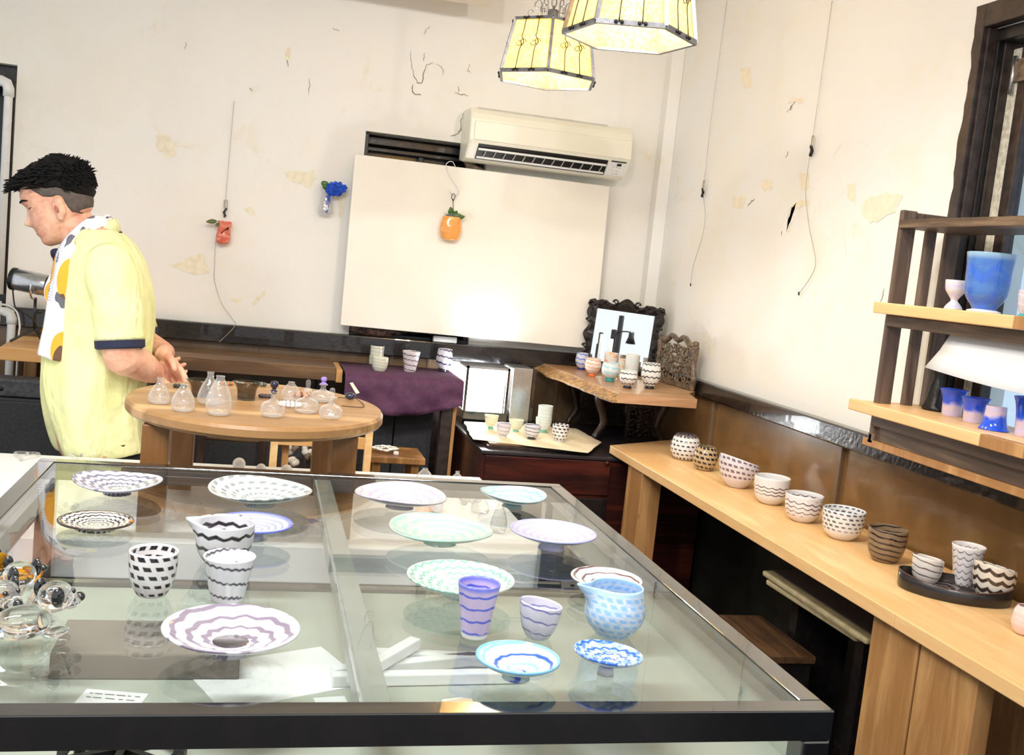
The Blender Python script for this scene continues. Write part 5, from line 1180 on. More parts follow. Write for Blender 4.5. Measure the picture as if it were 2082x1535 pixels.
for (x, by, w_, h_, sh, lb) in ((862, 982, 34, 28, 'bottle', 'clear glass bottle peeking over the table rim beside the chest'), (928, 986, 30, 26, 'bottle2', 'clear glass bottle at the end corner of the white counter'), (1012, 1085, 34, 60, 'bottle', 'teardrop clear bottle seen through the mint plate edge'), (975, 1045, 38, 40, 'bottle2', 'wide clear bottle seen through the glass behind the mint plate'),
                                (340, 1062, 36, 40, 'bottle', 'clear glass bottle standing by the round table leg'), (405, 1060, 30, 36, 'bottle2', 'small clear bottle between the round table legs'), (650, 1052, 26, 34, 'bottle2', 'small clear bottle near the centre bar')):
    ves(sh, x, by, PZ, w_, h_, M_['clear'], lb, G3, 'clear_bottle', 'bottle', 0.0016)
for (x, y, r, c, lb) in ((485, 956, 13, (150, 150, 168), 'grey-violet glass marble on the white counter'), (530, 962, 10, (206, 160, 160), 'dusky pink glass marble on the white counter'), (582, 966, 11, (240, 206, 168), 'peach glass marble on the white counter'), (885, 1042, 15, (150, 168, 216), 'blue-streaked glass ball seen through the lilac plate')):
    P = az(x, y, PZ); k = mpp(P); bm = nb(); ell(bm, (0, 0, r * k), r * k, r * k, r * k, u=20, v=14); o = obj('glass_marble', bm, vmat('marble_' + str(x), srgb(*c), srgb(236, 236, 240), 3, 4, 0.4, 0.3, mott=0.6, clear=0.2), None, smooth=True, loc=P, local=True); tag(o, lb, 'marble', 'marbles on the counter')
P = az(950, 1022, PZ); bm = nb()
for i in range(7): ell(bm, P + Vector((0.012 * math.cos(i * 2.1) * (1 + i * 0.25), 0.012 * math.sin(i * 2.1) * (1 + i * 0.25), 0.009)), 0.009, 0.009, 0.009, u=10, v=8)
o = obj('crystal_cluster', bm, M_['solid'], None, smooth=True, loc=P); tag(o, 'cluster of clear crystal beads on the counter under the glass', 'ornament')

# --- on the round table
G4 = 'clear bottles on the round table'; RT = RZ + 0.0003
for (x, by, w_, h_, sh, lb) in ((323, 822, 44, 52, 'bottle2', 'small clear teardrop bottle at the table edge beside the hand'), (371, 838, 47, 55, 'bottle', 'clear teardrop bottle in front of the grey bowl'), (443, 846, 52, 80, 'bottle', 'tallest clear teardrop bottle on the round table'), (424, 824, 46, 66, 'bottle2', 'clear bottle half hidden behind the tallest teardrop bottle'), (590, 816, 40, 38, 'bottle', 'wide clear bottle behind the beads')):
    ves(sh, x, by, RT, w_, h_, M_['clear'], lb, G4, 'clear_bottle', 'bottle', 0.0016)
def stoppered(x, by, w_, h_, sm, lb, ball=0.30, tag_=None):
    P = place(x, by, RT, 10 * mpp(az(x, by, RT))); k = mpp(P); R, H = w_ * k / 2, h_ * k
    t = thing('perfume_bottle', lb, 'bottle', P, 'stoppered bottles'); pr = curve1([(r * R, q * H) for r, q in SH['flask']], 5)
    obj('bottle_body', vessel_bm(pr, 0.0016, 36), M_['clear'], t, loc=P, local=True)
    obj('stopper', rev(curve1([(R * 0.16, H * 0.90), (R * 0.30, H * 1.02), (R * 0.16, H * 1.10), (R * ball, H * 1.24), (R * ball * 0.8, H * 1.38), (0.001, H * 1.42)], 4), 20), sm, t, loc=P, local=True)
    if tag_: obj('price_tag', box(nb(), P.x - 0.006, P.x + 0.006, P.y - R - 0.001, P.y - R, P.z + H * 0.22, P.z + H * 0.30), M_['paper'], t)
navy = plain('navy_glass', srgb(22, 18, 46), 0.08, coat=0.6)
stoppered(553, 849, 50, 52, navy, 'round clear perfume bottle with a navy glass stopper', 0.34)
stoppered(622, 841, 50, 48, M_['clear'], 'round clear perfume bottle with a slim clear stopper', 0.20)
stoppered(671, 852, 47, 44, M_['clear'], 'round clear perfume bottle with a white price tag', 0.24, True)
stoppered(655, 818, 48, 36, plain('violet_glass', srgb(150, 130, 210), 0.08), 'clear perfume bottle with a pale violet stopper', 0.26)
for (x, by, w_, h_, lb) in ((408, 809, 62, 34, 'smoky grey glass bowl behind the teardrop bottles'), (500, 815, 58, 36, 'smoky grey glass bowl with a price tag, in the table middle')):
    o = ves('flare', x, by, RT, w_, h_, M_['smoke'], lb, 'smoky bowls on the round table', 'glass_bowl', 'bowl', 0.002)
P = az(493, 806, RT); o = bxo('price_tag', P.x - 0.010, P.x + 0.010, P.y - 0.002, P.y, RT, RT + 0.007, M_['paper'], None, 0, loc=(P.x, P.y, RT)); tag(o, 'tiny white price tag in front of the smoky bowl', 'tag')
for (x, y, cols, lb, n, r) in ((366, 788, ((24, 26, 24), (40, 44, 40)), 'black stone bead bracelet behind the grey bowl', 10, 11), (461, 782, ((220, 110, 60), (110, 120, 80)), 'coral and green stone bead bracelet', 10, 10), (528, 784, ((96, 112, 100), (60, 74, 70)), 'grey-green stone bead bracelet', 10, 11), (488, 781, ((230, 222, 214), (240, 236, 230)), 'white bead bracelet behind the smoky bowl', 10, 7),
                               (590, 826, ((236, 236, 240), (246, 246, 250)), 'clear quartz bead bracelet beside the perfume bottles', 14, 20), (612, 806, ((236, 150, 96), (120, 60, 40)), 'amber and brown bead bracelet behind the clear bottle', 12, 15), (540, 808, ((52, 24, 34), (30, 24, 60)), 'dark garnet bead bracelet behind the navy stopper', 12, 12)):
    P = az(x, y, RT); k = mpp(P); t = thing('bead_bracelet', lb, 'bracelet', P, 'bead bracelets on the round table'); br = max(r * k * PI / n * 0.98, 0.003)
    ma = [plain('bead_%d_%d' % (x, i), srgb(*c), 0.08, coat=0.6, var=0.15, scale=80) for i, c in enumerate(cols)]
    for i in range(n):
        a = 2 * PI * i / n; bm = nb(); ell(bm, P + Vector((r * k * math.cos(a), r * k * math.sin(a), br)), br, br, br, u=10, v=8); obj('bead', bm, ma[i % 2], t, smooth=True)
P = az(712, 812, RT); t = thing('stone_pendant', 'dark blue stone pendant on a brown leather cord', 'pendant', P)
bm = nb(); ell(bm, P + Vector((0, 0, 0.009)), 0.0145, 0.011, 0.009, u=14, v=10); obj('stone', bm, plain('blue_stone', srgb(44, 58, 84), 0.15, var=0.4, scale=80, coat=0.5), t, smooth=True)
obj('cord', stube(nb(), [az(688, 808, RT + 0.002), az(705, 809, RT + 0.004), P + Vector((0, 0, 0.008)), az(728, 813, RT + 0.004), az(740, 824, RT + 0.002), az(732, 828, RT + 0.002), az(694, 825, RT + 0.002)], 0.0012, 6), plain('brown_cord', srgb(80, 54, 38), 0.7), t, smooth=True)
obj('paper_tag', plate_poly(nb(), [az(711, 779, RT + 0.014), az(717, 778, RT + 0.014), az(731, 799, RT + 0.002), az(724, 801, RT + 0.002)], (0, 0, 1), 0.0008), M_['parch'], t)

# --- brown bench bowls and purple table cups
ves('bowl', 391, 704, 0.9545, 54, 38, vmat('b_bluedot', srgb(232, 238, 244), srgb(176, 196, 214), 5, 10, 0.2, 0.35, 0, 0.6), 'pale blue-white glass bowl with faint dots on the brown bench', 'bowls on the brown bench', 'glass_bowl', 'bowl', rimwave=0.06)
ves('bowl', 496, 712, 0.9545, 54, 38, M_['clear'], 'thick clear glass bowl on the brown bench', 'bowls on the brown bench', 'glass_bowl', 'bowl', 0.004, rimwave=0.06)
ves('globe', 592, 720, 0.9545, 48, 46, vmat('b_olive', srgb(228, 224, 190), srgb(176, 166, 118), 6, 10, 0.3, 0.35, 1.0), 'round cream and olive banded jar on the brown bench', 'bowls on the brown bench', 'glass_jar', 'jar')
PT = 0.9475
cream = vmat('u_cream', srgb(236, 238, 222), srgb(176, 178, 140), 5, 8, 0.15, 0.14, 1.0)
G5 = 'cups on the purple cloth'
ves('straight', 764, 742, PT, 30, 38, cream, 'tall cream cup with fine olive lines at the back of the purple cloth', G5)
ves('cup', 771, 756, PT, 34, 29, cream, 'short cream cup with a flared rim on the purple cloth', G5)
greyw = vmat('u_grey', srgb(230, 222, 228), srgb(92, 80, 92), 4.2, 10, 0.16, 0.18, 1.0)
ves('tumbler', 833, 757, PT, 37, 42, greyw, 'white and mauve tumbler with a dark ringed rim on the purple cloth', G5)
ves('tumbler', 851, 743, PT, 26, 26, greyw, 'small white and mauve cup tucked behind the ringed tumbler', G5)
ves('urn', 901, 757, PT, 34, 47, vmat('u_urn', srgb(216, 216, 228), srgb(60, 56, 78), 3, 10, 0.12, 0.24, 1.0), 'grey-white footed vase with dark bands at the end of the purple cloth', G5, 'glass_vase', 'vase', foot=(M_['blackglass'], 5))
# --- parchment cups
PA = PAZ + 0.0016; G6 = 'small cups on the parchment'; teal = plain('teal_glass_foot', srgb(120, 206, 180), 0.08); clearf = plain('pale_glass_foot', srgb(226, 222, 226), 0.08)
ves('wide', 997, 873, PA, 29, 28, vmat('q_green', srgb(238, 240, 214), srgb(206, 210, 160), 4, 8, 0.1, 0.2, 1), 'pale yellow-green cup nearest the display box', G6, foot=(teal, 5))
ves('cup', 1022, 889, PA, 29, 28, vmat('q_lav', srgb(230, 224, 232), srgb(150, 140, 158), 3, 8, 0.1, 0.14, 1), 'pale lilac cup with one thin line on the parchment', G6, foot=(clearf, 4))
ves('wide', 1048, 878, PA, 31, 24, vmat('q_green2', srgb(236, 238, 218), srgb(200, 206, 164), 4, 8, 0.1, 0.2, 1), 'pale green shallow cup between the lilac and black-footed cups', G6, foot=(teal, 4))
ves('cup', 1080, 894, PA, 34, 29, vmat('q_dark', srgb(226, 226, 236), srgb(60, 56, 70), 3.4, 6, 0.1, 0.16, 1), 'white cup with slanting dark lines and a black foot', G6, foot=(M_['blackglass'], 5))
ves('cup', 1103, 880, PA, 33, 30, vmat('q_mint', srgb(234, 240, 236), srgb(196, 216, 206), 4, 8, 0.1, 0.2, 1), 'white and mint cup forming the base of the stacked pair', G6, foot=(teal, 5))
o = ves('straight', 1107, 880, PA, 30, 30, vmat('q_mint', srgb(234, 240, 236), srgb(196, 216, 206)), 'white and mint cup stacked on top of its twin', G6); o.location = bpy.data.objects[[q.name for q in bpy.data.objects if q.get('label', '').startswith('white and mint cup forming')][0]].location + Vector((0.003, 0.0, 0.052))
ves('cup', 1137, 899, PA, 34, 35, vmat('q_check', WHITE, srgb(40, 30, 36), 4.6, 11, 0.3, 0.4, 0, 0.6), 'white cup with black checks on the parchment', G6, foot=(clearf, 3))
# --- slab cups
SL = SZ1 + 0.0003; G7 = 'footed cups on the live-edge slab'
bluef = plain('cobalt_foot', srgb(40, 50, 150), 0.08); orf = plain('orange_foot', srgb(232, 120, 70), 0.08); teal2 = plain('turquoise_foot', srgb(64, 160, 160), 0.08)
ves('urn', 1181, 752, SL, 27, 34, vmat('s_blue', srgb(226, 228, 242), srgb(110, 130, 216), 3, 7, 0.2, 0.25, 1), 'white cup with blue bands and a cobalt foot', G7, foot=(bluef, 4))
ves('urn', 1203, 765, SL, 34, 36, vmat('s_orange', srgb(244, 232, 224), srgb(232, 160, 120), 4, 9, 0.25, 0.28, 1), 'white cup with orange bands and an orange foot', G7, foot=(orf, 6))
ves('straight', 1238, 767, SL, 28, 49, vmat('s_orange2', srgb(244, 236, 228), srgb(236, 176, 120), 2.4, 8, 0.25, 0.25, 2), 'straight white cup with orange slashes behind the turquoise one', G7)
ves('urn', 1239, 776, SL, 38, 38, vmat('s_aqua', srgb(232, 238, 240), srgb(150, 206, 216), 3, 8, 0.2, 0.25, 1), 'white cup with pale turquoise bands and a turquoise foot', G7, foot=(teal2, 7))
ves('straight', 1281, 776, SL, 29, 54, vmat('s_pale', srgb(236, 238, 236), srgb(206, 224, 222), 3, 7, 0.2, 0.2, 1), 'plain white cup with a pale aqua base before the mirror', G7, foot=(teal2, 3))
ves('cup', 1262, 770, SL, 18, 40, vmat('s_peach', srgb(244, 238, 228), srgb(240, 200, 140), 3, 7, 0.2, 0.2, 1), 'small white cup with a peach tint by the mirror', G7)
ves('urn', 1275, 790, SL, 37, 36, vmat('s_blk', srgb(240, 238, 236), BLK, 3, 12, 0.22, 0.2, 0), 'squat white cup with broken black lines and a black foot', G7, foot=(M_['blackglass'], 6))
ves('urn', 1320, 791, SL, 40, 52, vmat('s_blk2', srgb(240, 240, 236), BLK, 3.6, 12, 0.2, 0.2, 0), 'tall white cup with rows of black waves and a black foot', G7, foot=(M_['blackglass'], 6))
# --- bench bowls
BT = BZ + 0.0003; G8 = 'bowls along the wall bench'
GRY = srgb(96, 84, 92)
ves('globe', 1390, 936, BT, 60, 52, vmat('r1', srgb(240, 238, 238), srgb(74, 66, 70), 6, 18, 0.3, 0.36, 0, 0.6, rim=srgb(84, 76, 80)), 'round white jar with grey dashes at the bench end by the carved stand', G8, 'glass_jar', 'jar')
ves('globe', 1431, 957, BT, 50, 48, vmat('r2', srgb(206, 178, 140), srgb(36, 26, 24), 5, 14, 0.35, 0.46, 1, 0.7, clear=0.1), 'small round amber-brown jar with black scales', G8, 'glass_jar', 'jar')
ves('deep', 1497, 992, BT, 86, 56, vmat('r3', srgb(232, 226, 234), srgb(116, 98, 112), 6, 22, 0.3, 0.42, 0, 0.65, band=(0.3, 1.0)), 'wide mauve-grey bowl with a slanting rim', G8, 'glass_bowl', 'bowl', cut=-0.28)
ves('bowl', 1564, 1026, BT, 72, 55, vmat('r4', srgb(240, 238, 238), srgb(70, 56, 62), 8, 14, 0.4, 0.26, 0, 0.0, scallop=True, band=(0.36, 0.72)), 'white bowl with a middle belt of dark scales', G8, 'glass_bowl', 'bowl')
ves('bowl', 1629, 1062, BT, 76, 55, vmat('r5', srgb(240, 236, 238), srgb(96, 78, 86), 6, 13, 0.4, 0.24, 1, 0.0, scallop=True, band=(0.25, 0.85)), 'white bowl with uneven brown-black bands under the batten', G8, 'glass_bowl', 'bowl')
ves('bowl', 1709, 1098, BT, 85, 60, vmat('r6', srgb(240, 240, 240), srgb(92, 90, 96), 7, 20, 0.25, 0.42, 0, 0.6, band=(0.34, 1.0)), 'widest white bowl with grey diamonds near the rim', G8, 'glass_bowl', 'bowl')
ves('cup', 1797, 1145, BT, 78, 68, vmat('r7', srgb(176, 150, 120), srgb(52, 40, 36), 6, 6, 0.12, 0.3, 2, clear=0.42), 'transparent brown cup with dark swirls beside the black tray', G8, 'glass_bowl', 'bowl')
# tray
P = az(1938, 1210, BT); k = mpp(P)
a_, b_ = az(1822, 1188, BT), az(2056, 1232, BT)
dirv = (b_ - a_).normalized(); L = (b_ - a_).length / 2; ang = math.atan2(dirv.y, dirv.x); cen = (a_ + b_) / 2
t = thing('black_tray', 'oval black tray with a raised wavy edge on the wall bench', 'tray', (cen.x, cen.y, BT))
W2 = L * 0.62
def trayfn(p, a, r, z):
    x, y = r * L * math.cos(a), r * W2 * math.sin(a); zz = z + (0.006 * math.cos(2 * a) if z > 0.02 else 0)
    return cen + Vector((x * math.cos(ang) - y * math.sin(ang), x * math.sin(ang) + y * math.cos(ang), zz))
obj('tray_body', rev([(0.001, 0), (0.96, 0), (0.99, 0.004), (1.0, 0.036), (0.985, 0.037), (0.965, 0.008), (0.001, 0.006)], 56, fn=trayfn), plain('black_lacquer', srgb(26, 22, 24), 0.3, coat=0.3), t)
obj('tray_rim', rev([(0.984, 0.0371), (1.001, 0.0365), (1.001, 0.0380), (0.984, 0.0383), (0.984, 0.0371)], 56, fn=trayfn, caps=False), plain('worn_brown_rim', srgb(96, 66, 52), 0.4), t)
TT = BT + 0.0072; G9 = 'cups on the black tray'
ves('cup', 1880, 1188, TT, 62, 52, vmat('t1', srgb(238, 230, 222), srgb(110, 84, 74), 4, 7, 0.10, 0.16, 1.6), 'cream cup with brown spiral threads on the black tray', G9, cut=-0.12)
ves('tumbler', 1958, 1193, TT, 66, 82, vmat('t2', srgb(240, 234, 234), srgb(110, 96, 100), 6, 11, 0.45, 0.16, 0, 0.0, scallop=True, rim=srgb(242, 236, 232)), 'tall white cup with grey fish-scale pattern on the black tray', G9)
ves('cup', 2014, 1222, TT, 84, 68, vmat('t3', srgb(238, 228, 212), srgb(62, 50, 46), 4, 10, 0.35, 0.42, 0, 0.0, scallop=True, clear=0.05), 'cream and black scaled cup with a slanted rim on the black tray', G9, cut=-0.18)
plt(1912, 1192, 74, TT, vmat('t4', srgb(70, 64, 68), srgb(150, 140, 146), 3, 7, 0.2, 0.2, 1, clear=0.2), 'small dark glass dish lying on the black tray', G9, 0.006, 0.5, flat=True, foot_h=0.002)
P = az(2079, 1300, BT); k = mpp(P); bm = nb(); R = 27 * k
ves('globe', 2080, 1292, BT, 54, 58, vmat('pinkjar', srgb(240, 216, 208), srgb(222, 190, 184), 5, 10, 0.3, 0.3, 1, mott=0.5), 'pale pink round jar at the bench edge past the tray', G8, 'glass_jar', 'jar')

# --- rack glassware
zm, zl = zs['mid'], zs['low']
def onshelf(x, y, X_, z): p = ax(x, y, X_); return Vector((X_, p.y, z))
P = onshelf(1938, 625, 1.70, zm - 0.0003); k = mpp(P)
o = obj('glass_goblet', vessel_bm(curve1([(17 * k, 0), (18 * k, 2 * k), (14 * k, 9 * k), (8 * k, 16 * k), (7 * k, 20 * k), (13 * k, 29 * k), (20 * k, 40 * k), (22 * k, 59 * k)], 4), 0.002, 36, base_t=20 * k), vmat('goblet_white', srgb(238, 232, 240), srgb(206, 200, 232), 3, 6, 0.2, 0.2, clear=0.05, split=None), None, loc=P, local=True); tag(o, 'white frosted glass goblet on the middle rack shelf', 'goblet')
P = onshelf(1999, 636, 1.70, zm - 0.0003); k = mpp(P)
t = thing('footed_vase', 'large blue glass vase on a white foot on the rack', 'vase', P)
obj('vase_body', vessel_bm([(r, z + 0.003) for r, z in curve1([(20 * k, 0), (26 * k, 10 * k), (40 * k, 32 * k), (43 * k, 60 * k), (44 * k, 90 * k), (47 * k, 117 * k)], 6)], 0.003, 44, base_t=12 * k), vmat('vase_blue', srgb(96, 150, 232), srgb(60, 110, 214), 2, 5, 0.4, 0.3, mott=0.6, clear=0.30, rim=srgb(170, 206, 230)), t, loc=P, local=True)
obj('foot', rev([(0.001, 0), (32 * k, 0), (33 * k, 3 * k), (20 * k, 7 * k), (0.001, 7 * k)], 36), plain('white_foot', srgb(232, 230, 240), 0.1), t, loc=P, local=True)
P = onshelf(2080, 640, 1.70, zm - 0.0003); k = mpp(P)
t = thing('footed_cup', 'small clear cup with a teal foot at the end of the middle rack shelf', 'cup', P)
obj('cup_body', vessel_bm([(r, z + 0.006) for r, z in curve1([(6 * k, 0), (10 * k, 8 * k), (14 * k, 24 * k), (15 * k, 48 * k)], 5)], 0.002, 28), vmat('clearpink', srgb(238, 230, 238), srgb(222, 206, 226), 3, 5, 0.2, 0.2, clear=0.35), t, loc=P, local=True)
obj('foot', rev([(0.001, 0), (10 * k, 0), (10 * k, 2 * k), (5 * k, 0.007), (0.001, 0.007)], 24), teal2, t, loc=P, local=True)
bluec = vmat('cup_blueflare', srgb(40, 92, 226), srgb(30, 70, 200), 6, 14, 0.2, 0.3, mott=0.6, clear=0.08); 
Mx = vmat('cup_bluepink', srgb(226, 206, 224), srgb(200, 190, 226), 3, 6, 0.3, 0.2, clear=0.04, split=(0.42, srgb(36, 84, 220)))
G10 = 'blue cups on the lower rack shelf'
def rackcup(x, y, X_, wpx, hpx, lb, inv=False):
    P = onshelf(x, y, X_, zl - 0.0003); k = mpp(P); R, H = wpx * k / 2, hpx * k
    o = obj('flared_cup', vessel_bm(curve1([(0.66 * R, 0), (0.68 * R, 0.1 * H), (0.72 * R, 0.5 * H), (0.84 * R, 0.82 * H), (R, H)], 5), 0.0025, 40), Mx, None, loc=P, local=True)
    if inv: o.rotation_euler = (PI, 0, 0); o.location.z += H + 0.0012
    tag(o, lb, 'cup', G10)
rackcup(1934, 842, 1.75, 56, 54, 'blue flared cup with a pink-white base next to the black figurine')
rackcup(1978, 856, 1.735, 58, 50, 'blue flared cup with a pink-white base in the middle of the row')
rackcup(2020, 872, 1.70, 60, 48, 'upside-down blue cup with its pink-white base on top', True)
rackcup(2084, 880, 1.72, 60, 80, 'tall blue cup at the end of the row on the lower rack shelf')
# dark figurine
P = onshelf(1895, 838, 1.765, zl - 0.0003); k = mpp(P)
bm = nb(); bmesh.ops.create_icosphere(bm, subdivisions=1, radius=0.001); bm.clear()
rings = []
for i, (zz, w_, dx) in enumerate(((0, 26, 0), (6, 26, 0), (12, 20, -2), (30, 17, 0), (50, 15, 2), (62, 11, 5), (72, 9, 7), (80, 13, 8), (92, 16, 8), (104, 15, 6), (112, 10, 4))):
    rings.append([P + Vector((math.sin(a) * w_ * k * 0.7 * (1 + 0.25 * mnoise.noise(Vector((a * 2, i, 0)))), -dx * k * 0.6 + math.cos(a) * w_ * k * (1 + 0.3 * mnoise.noise(Vector((a * 2, i * 1.3, 4)))), zz * k)) for a in [2 * PI * j_ / 18 for j_ in range(18)]])
loft(bm, rings)
o = obj('carved_figurine', bm, plain('blackened_wood', srgb(20, 17, 17), 0.4, var=0.3, scale=60, bump=0.5), None, smooth=True, loc=P); tag(o, 'rough black carved figurine on the lower rack shelf', 'figurine')

# ================================================================== THE MAN
PY = 3.24
def hp(x, y, dy=0.0): p = ay(x, y, PY); return Vector((p.x, PY + dy, p.z))
KP = mpp(hp(150, 430)); 
man = thing('person', 'man in a yellow polo shirt and patterned scarf, hands clasped behind his back', 'person', (hp(200, 900).x, PY, 0))
# head in its own frame: a forward, b up (pixels), bowed towards the table
EAR = hp(126, 428); FW = Vector((-0.91, 0, -0.41)); UPH = Vector((-0.41, 0, 0.91)); SD = Vector((0, 1, 0))
FR = [(-61, 46), (-56, 54), (-51, 58), (-44, 58), (-38, 58), (-34, 60), (-30, 61), (-26, 59.5), (-22, 62), (-17, 61), (-12, 62), (-5, 62), (5, 61), (16, 60.5), (24, 61), (32, 64.5), (38, 66), (48, 65), (60, 60), (70, 53), (80, 41), (87, 26), (92, 6)]
BK = [(-61, 14), (-51, 0), (-40, -16), (-28, -34), (-15, -56), (0, -63), (20, -68), (40, -69), (55, -67), (68, -60), (80, -47), (88, -28), (92, -8)]
WD = [(-61, 13), (-56, 20), (-51, 26), (-42, 33), (-30, 40), (-15, 46), (0, 49), (20, 51), (40, 52), (55, 51), (68, 46), (80, 36), (88, 23), (92, 7)]
def nose(b):   return 17.0 * math.exp(-((b + 5) / 8.5) ** 2) + 6.5 * math.exp(-((b - 10) / 11) ** 2)
def headpt(b, phi, off=0.0):
    f, k, w = interp(FR, b), interp(BK, b), interp(WD, b); c, h = (f + k) / 2, (f - k) / 2
    ca, sa = math.cos(phi), math.sin(phi); e = 2.35
    r = (abs(ca) ** e + abs(sa) ** e) ** (-1 / e)
    a_ = c + (h + off) * r * ca; s = (w + off) * r * sa
    if ca > 0:
        a_ += nose(b) * math.exp(-(s / (7.5 if b < 4 else 5.5)) ** 2)
        a_ -= 4.5 * math.exp(-((b - 22) / 7) ** 2) * math.exp(-((abs(s) - 17) / 9) ** 2)      # eye sockets
        a_ += 2.0 * math.exp(-((b - 34) / 5) ** 2) * math.exp(-((abs(s) - 15) / 12) ** 2)      # brow
        a_ += 2.5 * math.exp(-((b + 28) / 6) ** 2) * math.exp(-(s / 14) ** 2)                   # lips
        a_ -= 2.0 * math.exp(-((b + 26.5) / 1.6) ** 2) * math.exp(-(s / 13) ** 2)
    return a_, s
def toworld(a_, s, b): return EAR + FW * (a_ * KP) + UPH * (b * KP) + SD * (s * KP)
body = nb(); rings = []
lv = [-61, -59, -56, -53, -50] + [-48 + 2 * i for i in range(64)] + [80.5, 83, 85.5, 88, 90, 92]
for b in sorted(set(min(q, 92) for q in lv)): rings.append([toworld(*headpt(b, 2 * PI * i / 64), b) for i in range(64)])
loft(body, rings)
for sgn in (-1, 1):      # ears
    for (a_, b, ra, rb_, rs, ds) in ((-5, 3, 12, 20, 7, 52), (-8, 14, 10, 10, 8, 54), (-1, -14, 7, 9, 5, 50)):
        ell(body, toworld(a_, sgn * ds, b), ra * KP, rs * KP, rb_ * KP, Matrix((FW, SD, UPH)).transposed().to_3x3() if False else Matrix.Rotation(-math.atan2(0.41, 0.91), 3, 'Y'), 16, 10)
    ear_c = None
# neck
tube(body, smooth_path([hp(140, 440), hp(158, 468), hp(178, 498), hp(196, 540)], 4), [40 * KP, 40 * KP, 44 * KP, 62 * KP], 24)
def ring_xy(xf, xb_, y, hw, dy=0.0, n=40, e=2.3, sq=0.0):
    f, k = hp(xf, y), hp(xb_, y); c = (f + k) / 2; h = (k - f).length / 2; out = []
    for i in range(n):
        a = 2 * PI * i / n; ca, sa = math.cos(a), math.sin(a); r = (abs(ca) ** e + abs(sa) ** e) ** (-1 / e)
        out.append(Vector((c.x + h * r * ca, PY + dy + hw * r * sa, f.z + (k.z - f.z) * (0.5 + 0.5 * r * ca))))
    return out
TOR = [(455, 158, 222, 0.068), (468, 146, 240, 0.115), (482, 138, 258, 0.150), (500, 130, 274, 0.178), (525, 122, 291, 0.198), (560, 114, 303, 0.205), (620, 106, 312, 0.198), (680, 98, 312, 0.196), (730, 91, 306, 0.198), (770, 90, 297, 0.200), (810, 95, 290, 0.200), (860, 105, 290, 0.200), (895, 114, 296, 0.198), (912, 120, 300, 0.196)]
loft(body, [ring_xy(f + 7, k - 7, y, w - 0.012) for (y, f, k, w) in TOR])
# legs
for sgn in (-1, 1):
    hx = hp(205, 890); tube(body, [Vector((hx.x, PY + sgn * 0.09, hx.z + 0.03)), Vector((hx.x - 0.01, PY + sgn * 0.09, 0.48)), Vector((hx.x + 0.015, PY + sgn * 0.09, 0.09))], [0.095, 0.062, 0.042], 16)
    ell(body, Vector((hx.x - 0.06, PY + sgn * 0.09, 0.045)), 0.12, 0.045, 0.042)
# arms: shoulder -> elbow -> wrist behind the back
sh_l = hp(250, 556, -0.192); el_l = hp(266, 705, -0.215); wr_l = hp(322, 752, -0.085)
tube(body, smooth_path([sh_l, sh_l.lerp(el_l, 0.5) + Vector((0.005, -0.006, 0)), el_l, el_l.lerp(wr_l, 0.22), el_l.lerp(wr_l, 0.6), wr_l], 4), [0.060, 0.056, 0.049, 0.050, 0.044, 0.031], 20)
sh_r = hp(238, 556, 0.192); el_r = hp(262, 705, 0.215); wr_r = hp(330, 722, 0.085)
tube(body, smooth_path([sh_r, sh_r.lerp(el_r, 0.5), el_r, el_r.lerp(wr_r, 0.3), wr_r], 4), [0.060, 0.056, 0.046, 0.045, 0.030], 16)
# hands: the left hand holds the right wrist; the right hand hangs open
def hand(wr, dirv, nrm, s, fing, thumb):
    d = dirv.normalized(); n = (nrm - d * nrm.dot(d)).normalized(); sdv = d.cross(n).normalized()
    w = lambda x, y, z: wr + d * (x * s) + sdv * (y * s) + n * (z * s)
    pr = []
    for (x, hw, hh) in ((-0.012, 0.026, 0.020), (0.012, 0.032, 0.019), (0.045, 0.040, 0.017), (0.078, 0.041, 0.015), (0.092, 0.038, 0.012)):
        pr.append([w(x, hw * math.cos(a), hh * math.sin(a)) for a in [2 * PI * i / 16 for i in range(16)]])
    loft(body, pr)
    for i, (y, L, c1, c2) in enumerate(fing):
        x0 = 0.078 - abs(y - 0.005) * 0.12; P0 = w(x0, y, 0); a1, a2 = c1, c1 + c2
        P1 = P0 + (d * math.cos(a1) + n * math.sin(a1)) * (L * 0.46 * s) + sdv * (y * 0.10 * s); P2 = P1 + (d * math.cos(a2) + n * math.sin(a2)) * (L * 0.30 * s); P3 = P2 + (d * math.cos(a2 + c2 * 0.6) + n * math.sin(a2 + c2 * 0.6)) * (L * 0.24 * s)
        tube(body, smooth_path([P0, P1, P2, P3], 3), [0.0100 * s, 0.0096 * s, 0.0088 * s, 0.0066 * s], 10); ell(body, P3, 0.0066 * s, 0.0066 * s, 0.0066 * s, u=8, v=6)
    T0, T1, T2 = thumb; tube(body, smooth_path([w(*T0), w(*T1), w(*T2)], 3), [0.014 * s, 0.0115 * s, 0.0085 * s], 10); ell(body, w(*T2), 0.0085 * s, 0.0085 * s, 0.0085 * s, u=8, v=6)
FI = [(-0.031, 0.068, 0.25, 0.35), (-0.0105, 0.080, 0.20, 0.30), (0.0105, 0.076, 0.22, 0.32), (0.031, 0.060, 0.30, 0.35)]
hand(hp(333, 722, -0.01), Vector((0.60, -0.25, -0.62)), Vector((-0.55, -0.45, -0.45)), 0.98, FI, ((0.018, -0.032, 0.006), (0.045, -0.056, 0.016), (0.070, -0.060, 0.026)))
tube(body, [wr_r, hp(333, 722, -0.01)], [0.030, 0.026], 16)
FC = [(-0.031, 0.066, 0.75, 0.75), (-0.0105, 0.078, 0.7, 0.8), (0.0105, 0.074, 0.7, 0.8), (0.031, 0.058, 0.8, 0.75)]
